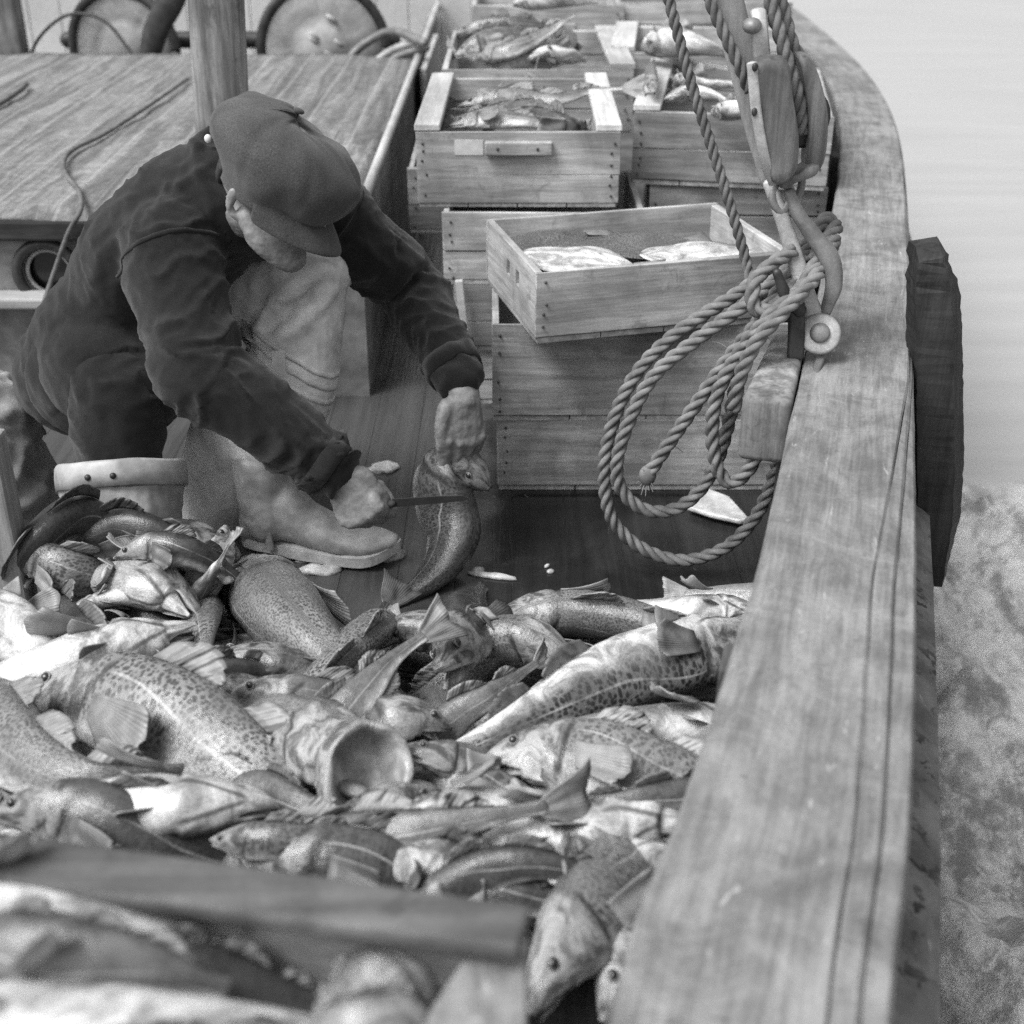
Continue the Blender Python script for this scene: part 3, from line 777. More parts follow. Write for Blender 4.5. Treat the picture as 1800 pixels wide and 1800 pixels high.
mk('strap', tube([pY(1322, 112, BY - .05) - bo, pY(1330, 200, BY - .054) - bo, pY(1345, 282, BY - .052) - bo, pY(1360, 322, BY - .03) - bo], [(.009, .004)] * 4, 10, 24, up=(.3, 1, 0), sq=3.5), MAT['galv'], blk)
b = MB(); ax = pY(1400, 200, BY + .045) - bo
mk('sheave', tube([ax + V((0, -.03, 0)), ax + V((0, .03, 0))], [.052, .052], 24, 4, up=(0, 0, 1), cap_len=.05), MAT['dark_iron'], blk)
for x, y in ((1327, 118), (1326, 197)): 
    mk('pin', ball(pY(x, y, BY - .058) - bo, (.005, .004, .007), None, 8, 6), MAT['dark_iron'], ck)
mk('strap', tube([pY(1333, 20, BY + .02) - bo, pY(1336, 60, BY) - bo, pY(1340, 105, BY) - bo], [(.014, .006)] * 3, 8, 10, up=(0, 1, 0)), MAT['galv'], blk)
mk('shackle_pin', ball(pY(1322, 45, BY) - bo, (.016, .02, .013), None, 14, 8), MAT['iron'], blk)
b = MB()
rope(b, rY([(1340, -50, 2.29), (1362, 30, 2.275), (1385, 110, 2.26), (1405, 180, 2.255), (1410, 235, 2.26)]), .024)
rope(b, rY([(1362, -50, 2.31), (1378, 20, 2.30), (1392, 75, 2.295), (1410, 110, 2.30)]), .024)
o = mk('tackle_fall', b.vf, MAT['old_rope'], None, org=pY(1400, 200, 2.26)); tag(o, 'doubled rope running up out of the pulley block', 'rope')
b = MB(); rope(b, rY([(1228, -60, 2.3), (1252, 10, 2.29), (1275, 62, 2.28), (1298, 110, 2.27), (1318, 160, 2.27)]), .022)
o = mk('lashing_rope', b.vf, MAT['old_rope'], None, org=pY(1298, 110, 2.27)); tag(o, 'short rope lying along the pale batten left of the pulley block', 'rope')
w_ = V((.025, 0, .006)); A_, B_ = pY(1262, -80, 2.32), pY(1352, 322, 2.31)
b = MB(); b.add(tube([A_, A_.lerp(B_, .5), A_.lerp(B_, .8), B_], [(.024, .012), (.026, .012), (.022, .012), (.015, .010)], 14, 30, up=(0, 1, 0), sq=3.5, cap_len=.3))
o = mk('wooden_batten', b.vf, MAT['batten'], None, org=B_); tag(o, 'smooth pale wooden batten slanting down to the hook behind the ropes', 'batten')
# hook and flat link bars
hk = empty('tackle_hook', pY(1440, 590, 2.2)); tag(hk, 'iron hook and flat link bolted to the rail below the pulley block', 'hook'); ho = hk.location
EY = 2.215
def bar(name, pts, rad, mat, m=30, n=10, sq=2.6): return mk(name, tube([pY(x, y, Y) - ho for x, y, Y in pts], rad, n, m, up=(0, 1, 0), sq=sq), MAT[mat], hk)
bar('link_bar', [(1352, 322, 2.25), (1372, 375, 2.235), (1398, 455, 2.22), (1418, 520, 2.20), (1436, 575, 2.19)], [(.011, .008), (.013, .008), (.015, .007), (.016, .007), (.020, .007)], 'galv')
bar('shackle', [(1362, 322, 2.25), (1358, 350, 2.24), (1372, 372, 2.235), (1388, 352, 2.24), (1384, 318, 2.25)], [.008] * 5, 'iron', 26)
bar('shackle', [(1410, 292, 2.27), (1408, 330, 2.265), (1396, 352, 2.25), (1388, 330, 2.25)], [.007] * 4, 'iron', 22)
bar('hook_body', [(1388, 340, 2.24), (1402, 375, 2.23), (1430, 415, 2.22), (1458, 455, 2.21), (1466, 500, 2.20), (1452, 545, 2.195)], [.010, .012, .015, .018, .015, .011], 'iron', 36)
bar('cleat_horn', [(1366, 480, 2.17), (1382, 520, 2.17), (1405, 545, 2.17)], [.008, .011, .013], 'dark_iron', 18)
bar('upright_strap', [(1400, 535, 2.17), (1400, 580, 2.165), (1398, 628, 2.155)], [(.015, .006)] * 3, 'dark_iron', 14, 10, 4)
ec = pz(1441, 588, .548) - ho
nrm = V((-.2, -.82, .53)).normalized(); ex_ = nrm.cross(V((1, 0, 0))).normalized(); ez_ = nrm.cross(ex_)
ey_ = mk('eye_plate', tube([ec - nrm * .004, ec + nrm * .008], [.036, .036], 28, 4, up=(1, 0, 0), cap_len=.1), MAT['galv'], hk)
mk('bolt_head', tube([ec + nrm * .008, ec + nrm * .018], [.018, .017], 20, 4, up=(1, 0, 0), cap_len=.3), MAT['iron'], ey_)
# chain plate running down the inner face of the rail from the eye
bar('chain_plate', [(1450, 612, 2.185), (1436, 645, 2.14), (1425, 690, 2.07), (1416, 740, 1.98), (1408, 785, 1.90)], [(.006, .010)] * 5, 'iron', 26)
# timber cleat block on the inside of the rail
i0 = st_at(1.90); i1 = st_at(2.24)
cl = empty('cleat_block', OP[i0] + side(i0) * (-inner(i0)) + V((0, 0, .3))); tag(cl, 'chunky rounded wooden block fixed inside the rail under the hook', 'cleat')
co = cl.location
pa, pb = OP[i0] + side(i0) * (-inner(i0)), OP[i1] + side(i1) * (-inner(i1))
tv = (pb - pa).normalized(); nv_ = V((-tv.y, tv.x, 0))
if nv_.x > 0: nv_ = -nv_
b = MB(); b.add(prism([pa + nv_ * .002 + V((0, 0, .385)), pb + nv_ * .002 + V((0, 0, .40)), pb + nv_ * .06 + V((0, 0, .40)), pa + nv_ * .085 + V((0, 0, .385))], (0, 0, .118)))
bevel(mk('block', ([v - co for v in b.v], b.f), MAT['post'], cl, True), .012, 3)

# ================================================================ crates
def crate(label, org, w, d, h, rotz=0, tilt=0, rails=None, handle=None, holes=False, planks=2, cut=None, th=.013, front_pl=None):
    t = empty('fish_crate', org, (R(tilt), 0, R(rotz))); tag(t, label, 'crate', 'wooden fish crates stacked on the deck')
    def nails(b, pts, nrm, tris):
        for p in pts:
            k0 = len(b.f); b.add(ball(p, (.0036, .0036, .0036), None, 6, 4)); tris.append((k0, len(b.f)))
    def panel(name, lo, hi, axis, mat, nail_at=None, nrm=None, n=planks):
        b = MB(); zz = [lo[2] + (hi[2] - lo[2]) * k / n for k in range(n + 1)]
        if n == 2: zz[1] += .02 * (hi[2] - lo[2]) / .18 * random.uniform(-1, 1)
        for k in range(n):
            b.box((lo[0], lo[1], zz[k] + (.0012 if k else 0)), (hi[0], hi[1], zz[k+1] - (.0012 if k < n-1 else 0)), jit=.0024)
        tr = []
        if nail_at: nails(b, nail_at, nrm, tr)
        mi = np.zeros(len(b.f), dtype=np.int32)
        for a, c in tr: mi[a:c] = 1
        o = mk(name, b.vf, None, t, False, mats=[MAT[mat], MAT['nail']], midx=mi)
        bevel(o, .0022, 2, 50); return o
    nz = [h * k for k in (.12, .26, .40, .60, .74, .88)]
    fp = panel('front_panel', (0, 0, .012), (w, th, h), 0, 'crate_x', [V((x + random.uniform(-.006, .006), -.0016, z + random.uniform(-.008, .008))) for x in (.018, w - .018) for z in nz if random.random() < .8], 1)
    panel('back_panel', (0, d - th, .012), (w, d, h), 0, 'crate_x')
    if not holes:
        panel('side_panel', (.001, th + .001, .012), (th + .003, d - th - .001, h - .002), 1, 'crate_y')
    else:
        b = MB(); y0, y1, x1 = th + .001, d - th - .001, th + .003
        hz0, hz1 = h * .52, h * .74; ym = (y0 + y1) / 2
        segs = [(y0, ym - .075), (ym - .048, ym + .0), (ym + .027, y1)]
        b.box((.001, y0, .012), (x1, y1, hz0)); b.box((.001, y0, hz1), (x1, y1, h - .002))
        for a, c in segs: b.box((.001, a, hz0), (x1, c, hz1))
        mk('side_panel', b.vf, MAT['crate_y'], t, False)
    panel('side_panel', (w - th - .003, th + .001, .012), (w - .001, d - th - .001, h - .002), 1, 'crate_y')
    b = MB()
    for k in range(4): b.box((.003 + (w - .006) * k / 4, .003, 0), (.003 + (w - .006) * (k + 1) / 4 - .003, d - .003, .0115))
    mk('bottom', b.vf, MAT['crate_y'], t, False)
    if rails:
        for s, rw in rails:
            x0 = -.004 if s < 0 else w - rw + .004
            b = MB(); b.box((x0, .004, h + .0005), (x0 + rw, d - .004, h + .017), jit=.001); bevel(mk('top_rail', b.vf, MAT['pale_y'], t, False), .003)
    if handle:
        x0, x1, z0, z1 = handle
        b = MB(); b.box((x0, -.021, z0), (x1, -.001, z1)); hd = bevel(mk('handle_cleat', b.vf, MAT['crate_x'], t, False), .003)
        b = MB()
        for x in (x0 + .03, x1 - .035): b.add(ball((x, -.0215, (z0 + z1) / 2), (.004, .003, .004), None, 8, 5))
        mk('nail', b.vf, MAT['nail'], hd)
    return t
P1 = pz(875, 862, 0)
crate('bottom crate of the near stack, standing on the wet deck behind the rope loops', (P1.x, 2.643, .001), .70, .46, .172, 0, planks=1)
P2 = pz(864, 572, .397)
crate('plain crate directly under the tilted open crate of flatfish', (P2.x, 2.636, .175), .68, .46, .222, .6, planks=1)
P3 = pz(942, 605, .400)
crate('open thin-walled crate of flatfish turned askew on the near stack, hand slots in its end', (P3.x, P3.y, .400), .56, .42, .148, 15, holes=True, planks=1)
crate('crate of fish with a handle batten and pale patch on its front', (-.229, 3.17, .508), .487, .72, .180, -.5, rails=[(-1, .062), (1, .062)], handle=(.165, .325, .128, .160))
b = MB(); b.box((0, 0, 0), (.068, .0015, .036)); pt = mk('paper_patch', b.vf, MAT['white_paint'], bpy.data.objects['fish_crate.003'], False); pt.location = (.092, -.0025, .126)
crate('crate under the handled crate, its corner showing above the near stack', (-.168, 3.12, .328), .49, .44, .178, 0)
crate('crate end seen left of the near stack beside the man\'s sleeve', (pY(800, 560, 3.125).x, 3.125, .152), .50, .44, .174, 0)
crate('lowest crate behind the near stack, almost wholly hidden', (-.11, 3.14, .0), .50, .42, .15, 0)
crate('crate in shadow by the deckhouse side, behind the man\'s shoulder', (-.285, 3.585, .325), .49, .45, .179, 0)
P4 = pz(775, 128, .70)
crate('crate of fish with long pale top rails behind the handled crate', (P4.x + .0, 3.96, .515), .56, .80, .185, 0, rails=[(1, .075)])
crate('far crate at the back of the middle row, only its front board showing', (pY(830, 25, 4.85).x, 4.85, .58), .53, .6, .19, 0, handle=(.20, .36, .1, .13))
crate('far crate beside the right hand row with a clean plain front board', (pY(1083, 28, 4.9).x, 4.9, .58), .62, .6, .19, 0)
P5 = pz(1115, 192, .69)
crate('crate of pale split fish turned towards the rail, right of the handled crate', (P5.x, P5.y, .50), .50, .74, .185, -9, rails=[(-1, .07)])
crate('crate supporting the crate of pale split fish', (pY(1140, 370, 3.43).x, 3.43, .325), .46, .45, .172, -4)
crate('hidden crate at the foot of the right hand stack', (.325, 3.45, .15), .44, .45, .172, -2)
crate('crate with a pale top rail holding one big white fish', (pz(1078, 95, .71).x, 4.25, .52), .58, .58, .185, -6, rails=[(-1, .075)])
b = MB(); b.box((-.008, 0, 0), (.010, .02, .17)); o = mk('batten', b.vf, MAT['pale_x'], None, False); o.location = pY(818, 600, 3.09); o.rotation_euler = (0, R(-5), 0)  # added white stick, stands in for the sliver of light in the gap
o.location.z = .175; tag(o, 'short white strip standing in for the light in the gap between two crates', 'batten')

MAT['pale_post'] = wood('pale_sawn_post', .22, .42, 2, blotch=.4)
# fixed boards by the picture's left edge
c = pY(14, 1000, 1.98)
b = MB(); b.box((-.06, -.03, 0), (.034, .03, pY(14, 765, 1.98).z)); o = bevel(mk('pound_board_post', b.vf, MAT['pale_post'], None, False), .006); o.location = (c.x, 1.98, .001)
tag(o, 'stubby grey post with a pale sawn top at the edge of the fish heap', 'post')
def sackf(p, n): return .03 * fbm(p, 9, 3) + .018 * (1 - 2 * abs(noise.noise(p * 16)))
s0 = pY(30, 830, 2.42)
o = remesh('sack', [ball((s0.x - .10, 2.42, .13), (.16, .14, .14), None, 24, 14), ball((s0.x - .1, 2.5, .24), (.12, .11, .10), None, 24, 14)], .012, MAT['sack'], None, (s0.x, 2.42, 0), 3, sackf)
tag(o, 'crumpled pale sack lying behind the man\'s boot', 'sack')

# wires and hoses on the deckhouse roof
def wire(name, pts, rad, mat, label, cat):
    q = [V(p) for p in pts]; o = mk(name, tube(q, [rad] * len(q), 8, 14 * len(q)), MAT[mat], None, org=q[0]); tag(o, label, cat); return o
zr = HZ + .02
wire('cable', [pz(330, 138, zr), pz(270, 180, zr), pz(190, 232, zr), pz(130, 262, zr), pz(112, 285, zr), pz(118, 310, zr), pz(138, 335, zr), pY(142, 368, HY0 - .045), pY(120, 410, HY0 - .05), pY(95, 480, HY0 - .05), pY(78, 530, HY0 - .085), pY(70, 560, HY0 - .085)], .0062, 'old_rope', 'thin cord trailing over the deckhouse roof and down past the porthole', 'cord')
wire('cable', [pz(-60, 215, zr), pz(5, 180, zr), pz(35, 160, zr), pz(48, 148, zr)], .007, 'dark_iron', 'short dark cable end at the left edge of the deckhouse roof', 'cable')
wire('cable', [pY(45, 115, 5.55), pY(70, 65, 5.6), pY(110, 30, 5.62), pY(150, 25, 5.62), pY(190, 42, 5.6), pY(235, 98, 5.55)], .007, 'dark_iron', 'thin wire arching past the first winch drum', 'wire')
wire('hose', [pY(600, 118, 5.55), pY(640, 78, 5.55), pY(690, 55, 5.5), pY(745, 75, 5.3)], .017, 'iron', 'upper of the grey hoses curling off the deckhouse by the second drum', 'hose')
wire('hose', [pY(655, 112, 5.5), pY(690, 88, 5.48), pY(735, 72, 5.4)], .015, 'galv', 'middle pale hose between the two others by the second drum', 'hose')
wire('hose', [pY(672, 116, 5.45), pY(708, 96, 5.43), pY(750, 84, 5.38)], .014, 'iron', 'lowest of the grey hoses near the corner of the deckhouse roof', 'hose')
# ================================================================ the fisherman
PO = V((-.62, 2.36, 0))
man = None
def nrm_(v): return V(v).normalized()
neck = pY(412, 312, 2.37); hipc = pY(212, 588, 2.49); chest = pY(285, 452, 2.43)
rsh, rel, rwr = pY(292, 430, 2.30), pY(352, 655, 2.15), pY(583, 818, 2.14)
lsh, lel, lwr = pY(560, 372, 2.52), pY(722, 505, 2.60), pY(803, 655, 2.385)
kneeL, ankL, toeL = pY(540, 480, 2.50), pz(470, 870, .10), pz(690, 952, .03)
hipL, hipR = pY(280, 560, 2.57), pY(190, 610, 2.44)
kneeR, ankR = pY(205, 690, 2.30), pz(218, 975, .09)
head = pY(482, 330, 2.31)
Hu = nrm_((.42, .0, .90)); Hf = V((.85, -.40, -.38)); Hf = (Hf - Hu * Hf.dot(Hu)).normalized(); Hs = Hu.cross(Hf)   # Hs: his left
HM = Matrix((Hf, Hs, Hu)).transposed()
def hp(f, s, u): return head + Hf * f + Hs * s + Hu * u

# --- hands: palm, four fingers and a thumb
def hand(w, D, K, N, curl, thumb, spread=.0195, sc=1.0, arm=None):
    """w wrist, D wrist->knuckles, K across the palm towards the thumb, N back of the hand"""
    D = nrm_(D); N = V(N); N = (N - D * N.dot(D)).normalized(); K = V(K); K = (K - D * K.dot(D) - N * K.dot(N)).normalized()
    out = []
    pl = .088 * sc
    out.append(tube([w - (V(arm) if arm else D) * .03, w + D * .01, w + D * pl * .55, w + D * pl], [(.029, .024), (.031, .023), (.041, .019), (.042, .015)], 16, 20, up=N, sq=2.5))
    for k in range(4):
        off = (1.5 - k) * spread * sc
        base = w + D * (pl * (1.0 if k in (1, 2) else .96 if k == 0 else .91)) + K * off
        L = [(.046, .029, .024), (.050, .032, .026), (.047, .030, .025), (.037, .023, .021)][k]
        r = [.0102, .0105, .0100, .0088][k] * sc
        d, n = D.copy(), N.copy(); p = base - D * .022 ; pts = [p, base]; p = base; rad = [r * 1.12, r * 1.18]
        cset = curl[k]
        for q in range(3):
            Q = Matrix.Rotation(R(cset[q]), 3, K)
            d2 = Q @ d
            if (d2 - d).dot(N if q == 0 else n) > 0: Q = Matrix.Rotation(R(-cset[q]), 3, K); d2 = Q @ d
            n = Q @ n; d = d2.normalized(); p = p + d * L[q] * sc
            pts.append(p.copy()); rad.append(r * (1.06, .98, .82)[q])
        out.append(tube(pts, rad, 12, 34, up=K))
        out.append(ball(base + N * .003, (r * 1.2, r * 1.2, r * 1.15), None, 12, 8))
    tb = w + D * pl * .28 + K * .030 * sc
    p1 = tb + V(thumb[0]) * sc; p2 = p1 + V(thumb[1]) * sc; p3 = p2 + V(thumb[2]) * sc
    out.append(tube([w + D * .030 + K * .006, tb, p1, p2, p3], [.012, .017, .0135, .0122, .0095], 12, 34, up=N))
    return out, D, K, N

camd = (V((0, 0, CAM_H)) - rwr).normalized()
RD = nrm_((.42, -.24, -.72)); RK = nrm_((.86, -.05, .36)); RN = RK.cross(RD)
if RN.dot(camd) < 0: RN = -RN
rw = pY(590, 824, 2.135)
rh, RD, RK, RN = hand(rw, RD, RK, RN, [(62, 80, 40), (68, 85, 45), (72, 88, 45), (76, 88, 45)], [RK * .008 + RD * .032 - RN * .010, RD * .026 - RN * .016 - RK * .002, RD * .014 - RN * .016 - RK * .008], spread=.0205, sc=1.15, arm=(rwr - rel).normalized())
lw = lwr + (lwr - lel).normalized() * .034 + V((.002, -.004, -.010))
LD = nrm_((-.02, -.22, -.95)); LN = nrm_((.45, -.82, .22)); LK = LD.cross(LN)
if LK.x > 0: LK = -LK
lh, LD, LK, LN = hand(lw, LD, LK, LN, [(22, 46, 36), (26, 48, 36), (30, 50, 38), (34, 52, 38)], [LK * .014 + LD * .030 + LN * .004, LD * .032 - LN * .004 - LK * .002, LD * .024 - LN * .010 - LK * .004], spread=.0205, sc=1.16, arm=(lwr - lel).normalized())

pieces = rh + lh
pieces.append(tube([rel.lerp(rwr, .35), rwr, rw + RD * .008], [.042, .032, (.030, .024)], 16, 18))
pieces.append(tube([lel.lerp(lwr, .35), lwr, lw + LD * .02], [.042, .034, .028], 16, 18))
# hidden continuous trunk, arms and legs so that the body is one figure
pieces.append(tube([hipc, chest, neck], [(.13, .085), (.13, .08), (.05, .05)], 20, 24, up=nrm_((-.6, -.2, .75))))
pieces.append(tube([neck.lerp(rsh, .6) - V((0, 0, .03)), rsh, rel, rel.lerp(rwr, .5)], [.04, .05, .045, .042], 14, 24))
pieces.append(tube([neck.lerp(lsh, .6) - V((0, 0, .03)), lsh, lel, lel.lerp(lwr, .5)], [.04, .05, .045, .042], 14, 24))
pieces.append(tube([hipR, kneeR, ankR], [.085, .06, .045], 14, 24, up=(1, 0, 0)))
pieces.append(tube([hipL, kneeL, ankL, toeL + V((-.08, 0, .02))], [.085, .06, .045, .035], 14, 30, up=(0, 1, 0)))
# head and face
pieces.append(tube([neck.lerp(chest, .25), neck, hp(-.03, 0, -.06), hp(-.01, 0, 0)], [.066, .060, .058, .06], 16, 16, up=Hf))
pieces.append(ball(hp(-.012, 0, .02), (.098, .076, .098), HM, 28, 18))
pieces.append(ball(hp(.045, 0, -.045), (.060, .064, .064), HM, 24, 14))
pieces.append(tube([hp(.0, .058, -.05), hp(.04, .05, -.08), hp(.078, .018, -.098), hp(.084, 0, -.10), hp(.078, -.018, -.098), hp(.04, -.05, -.08), hp(.0, -.058, -.05)], [.020, .022, .021, .020, .021, .022, .020], 12, 30))
for s in (1, -1):
    pieces.append(ball(hp(.060, s * .036, -.030), (.026, .022, .020), HM, 14, 10))      # cheekbone
    pieces.append(tube([hp(.082, s * .045, .012), hp(.093, s * .018, .014)], [.009, .010], 10, 10))   # brow
    pieces.append(tube([hp(-.014, s * .074, -.014), hp(-.026, s * .083, -.018), hp(-.024, s * .082, -.044), hp(-.010, s * .074, -.058)], [(.005, .010), (.006, .010), (.006, .008), (.005, .006)], 10, 18))  # ear
pieces.append(tube([hp(.088, 0, .010), hp(.104, 0, -.012), hp(.114, 0, -.030), hp(.100, 0, -.040)], [.008, .010, .013, .011], 12, 18))
for s in (1, -1): pieces.append(ball(hp(.100, s * .011, -.035), (.010, .009, .008), HM, 10, 8))
pieces.append(tube([hp(.083, .024, -.060), hp(.095, 0, -.057), hp(.083, -.024, -.060)], [.006, .008, .006], 8, 14))
pieces.append(tube([hp(.083, .022, -.071), hp(.093, 0, -.071), hp(.083, -.022, -.071)], [.006, .008, .006], 8, 14))
def skin_disp(p, n): return .0011 * fbm(p, 70, 3) + .0008 * fbm(p, 190, 2)
man = remesh('person', pieces, .0037, MAT['skin'], None, PO, 3, skin_disp)
tag(man, 'person in dark jacket and flat cap kneeling to gut a cod with a knife', 'person')
for s in (1, -1):
    ey = mk('eye', [(v - PO) for v in ball(hp(.083, s * .031, -.004), .011, None, 14, 10)[0]] and ([(v - PO) for v in ball(hp(.083, s * .031, -.004), .011, None, 14, 10)[0]], ball((0, 0, 0), 1, None, 14, 10)[1]), MAT['eye'], man)

# --- limb aware cloth folds
def limb_coord(p, pts):
    best = None; acc = 0
    for a, b in zip(pts, pts[1:]):
        d = b - a; L = d.length; t = max(0, min(1, (p - a).dot(d) / (L * L))); q = a + d * t; r = (p - q).length
        if best is None or r < best[0]: best = (r, acc + t * L, (p - q).normalized(), d / L)
        acc += L
    return best
def folds(p, lines, amp, fs, joint=None):
    """creases running round the limb, deeper near its joints"""
    cands = [(limb_coord(p, L), i) for i, L in enumerate(lines)]
    (r, s, rd, dd), i = min(cands, key=lambda c: c[0][0])
    w = V((s * fs, rd.x * .8 + i * 7, rd.y * .8 + rd.z * .8))
    w += V((noise.noise(p * 9) * .8, noise.noise(p * 8 + V((5, 0, 0))) * .7, 0))
    k = max(0, 1 - 3.0 * abs(noise.noise(w))) ** 1.5; k2 = max(0, 1 - 3.0 * abs(noise.noise(w * 1.9 + V((3, 9, 1))))) ** 1.5
    g = .55 + .45 * noise.noise(p * 5 + V((11, 3, 2)))
    if joint:
        near = min((p - j).length for j in joint); g *= .55 + .9 * math.exp(-(near / .11) ** 2)
    return amp * g * (k * .95 + k2 * .5 - .35) + .0012 * (1 - 2 * abs(noise.noise(w * 4.3))) + .0018 * noise.noise(p * 60)
side_ = (lsh - rsh).normalized(); ax_ = (neck - hipc).normalized(); back = ax_.cross(side_)
if back.z < 0: back = -back
jk = []
jk.append(tube([hipc.lerp(chest, .0), hipc.lerp(chest, .5), chest, chest.lerp(neck, .55), neck - ax_ * .02], [(.165, .108), (.158, .102), (.168, .108), (.155, .105), (.085, .08)], 30, 40, up=back, sq=2.3))
jk.append(tube([chest.lerp(neck, .35), rsh + V((.015, 0, .0)), rsh.lerp(rel, .25), rsh.lerp(rel, .65), rel, rel.lerp(rwr, .4), rel.lerp(rwr, .75), rwr], [.095, .092, .088, .080, .078, .070, .060, .054], 22, 60))
jk.append(tube([chest.lerp(neck, .5), lsh, lsh.lerp(lel, .4), lsh.lerp(lel, .75), lel, lel.lerp(lwr, .35), lel.lerp(lwr, .75), lwr], [.09, .088, .084, .078, .072, .066, .056, .052], 22, 60))
cen = neck + ax_ * .0
ringp = [cen + side_ * math.cos(a) * .082 + ax_.cross(side_) * (-1 if ax_.cross(side_).z < 0 else 1) * math.sin(a) * .085 + ax_ * (.012 + .012 * math.sin(a)) for a in [2*math.pi*k/16 + .0 for k in range(-2, 11)]]
jk.append(tube(ringp, [(.012, .030)] * len(ringp), 12, 60, up=ax_))
jk.append(ball(chest.lerp(neck, .72), (.155, .115, .10), None, 24, 14))
jk.append(tube([chest - back * .03, pY(330, 560, 2.42), pY(315, 640, 2.40)], [(.13, .08), (.11, .075), (.09, .06)], 20, 18))
jk.append(tube([hipc + ax_ * .05, pY(185, 615, 2.44), pY(245, 650, 2.40)], [(.165, .125), (.165, .13), (.13, .11)], 24, 20, up=(0, 0, 1)))
jk.append(tube([hipR.lerp(hipc, .4), hipR.lerp(kneeR, .5) + V((0, 0, .01)), kneeR + V((.02, .03, .0))], [(.16, .13), (.135, .12), (.118, .10)], 24, 22, up=(0, 0, 1)))
# skirt of the jacket over the hips
jk.append(tube([hipc + ax_ * .12, hipc, hipc - ax_ * .10 + V((0, 0, -.02))], [(.172, .118), (.185, .13), (.19, .13)], 26, 20, up=back))
def jd(p, n):
    return folds(p, [[rsh, rel, rwr], [lsh, lel, lwr], [hipc - ax_ * .1, chest, neck]], .0175, 12, [rel, lel, rsh, rel.lerp(rwr, .85), lel.lerp(lwr, .8)])
jacket = remesh('jacket', jk, .0075, MAT['jacket'], man, PO, 4, jd)
# seams and cuffs as raised bands
from mathutils.bvhtree import BVHTree
def band(name, host, c, d, h, mat, par, e=.004, up=(0, 0, 1), rmax=.125):
    """a raised strip of cloth that follows the surface of host round the axis d at c"""
    bv = BVHTree.FromPolygons([v.co + PO for v in host.data.vertices], [tuple(p.vertices) for p in host.data.polygons])
    d = nrm_(d); u = V(up); u = (u - d * u.dot(d)).normalized(); s_ = d.cross(u)
    vs, fs = [], []; n = 64; last = [.08] * 3
    for k in range(n):
        a = 2*math.pi*k/n; r_ = s_ * math.cos(a) + u * math.sin(a); w = .003 * noise.noise(V((math.cos(a) * 2, math.sin(a) * 2, c.x * 9)))
        for q, o in enumerate((-h, 0, h)):
            o_ = c + d * (o + w) + r_ * rmax; hit = bv.ray_cast(o_, -r_, rmax)
            r = (hit[0] - c - d * (o + w)).dot(r_) if hit[0] else last[q]
            r = min(r, .115)
            if abs(r - last[q]) > .02 and k: r = last[q]
            last[q] = r
        m_ = last
        prof = [(-h, m_[0] - .004), (-h, m_[0] + e), (0, m_[1] + e * 1.1), (h, m_[2] + e), (h, m_[2] - .004)]
        for o, r in prof: vs.append(c + d * (o + w) + r_ * r - PO)
    for k in range(n):
        for q in range(5): fs.append((k*5+q, ((k+1) % n)*5+q, ((k+1) % n)*5+(q+1) % 5, k*5+(q+1) % 5))
    return mk(name, (vs, fs), mat, par)
band('cuff', jacket, rwr - (rwr - rel).normalized() * .016, rwr - rel, .018, MAT['jacket'], jacket)
band('cuff', jacket, lwr - (lwr - lel).normalized() * .014, lwr - lel, .018, MAT['jacket'], jacket)
for a_, b_ in ((rsh, rel), (lsh, lel)):
    band('armhole_seam', jacket, a_.lerp(b_, .10), b_ - a_, .0035, MAT['jacket'], jacket, .0015, rmax=.108)
bt = pY(366, 244, 2.33)
mk('collar_button', ([(v - PO) for v in ball(bt, (.007, .005, .008), None, 12, 8)[0]], ball(bt, (.007, .005, .008), None, 12, 8)[1]), MAT['white_paint'], jacket)
# --- cap
def cap_mesh():
    # flat cap: crown rings about the head, bulging forward and to the sides, gathered to a button
    vs, fs = [], []; n = 72
    prof = [(.094, -.004), (.097, .004), (.104, .012), (.119, .022), (.132, .040), (.137, .062), (.134, .086), (.122, .108), (.098, .126), (.062, .137), (.024, .141), (.004, .141)]
    for r, u in prof:
        for k in range(n):
            a = 2*math.pi*k/n; c_, s_ = math.cos(a), math.sin(a)
            lift = 1 + .12 * max(0, c_) * (1 if u > .01 else 0)
            pan = 1 - (.030 * max(0, 1 - abs(((a / (2*math.pi) * 8) % 1) - .5) * 2 * 3.2) if False else .024 * math.exp(-((((a / (2*math.pi) * 8 + .5) % 1) - .5) / .09) ** 2)) * (1 if .01 < u else 0)
            f, s = r * c_ * 1.03 * pan * lift, r * s_ * .91 * pan
            h = u - .016 * c_ * (1 if u > .01 else .8) + (.017 * fbm((c_ * r * 9, s_ * r * 9, u * 6), 1.7, 4) if u > .01 else .002 * noise.noise(V((c_, s_, u))))
            if u > .01: f += .010 * fbm((s_ * 2, u * 12, c_ * 2), 1.2, 2)
            vs.append(hp((f - .006) * 1.0, s * .99, h * .90 - .020 * abs(s_) * max(0, 1 - u / .03)) - PO)
    m = len(prof)
    for q in range(m - 1):
        for k in range(n): fs.append((q*n+k, q*n+(k+1) % n, (q+1)*n+(k+1) % n, (q+1)*n+k))
    fs.append(tuple(range((m-1)*n, m*n)))
    return vs, fs
cap = mk('cap', cap_mesh(), MAT['cap'], man)
cap.modifiers.new('round', 'SUBSURF').levels = 1; cap.modifiers['round'].render_levels = 1
cap.modifiers.new('thick', 'SOLIDIFY').thickness = .003
grid = []
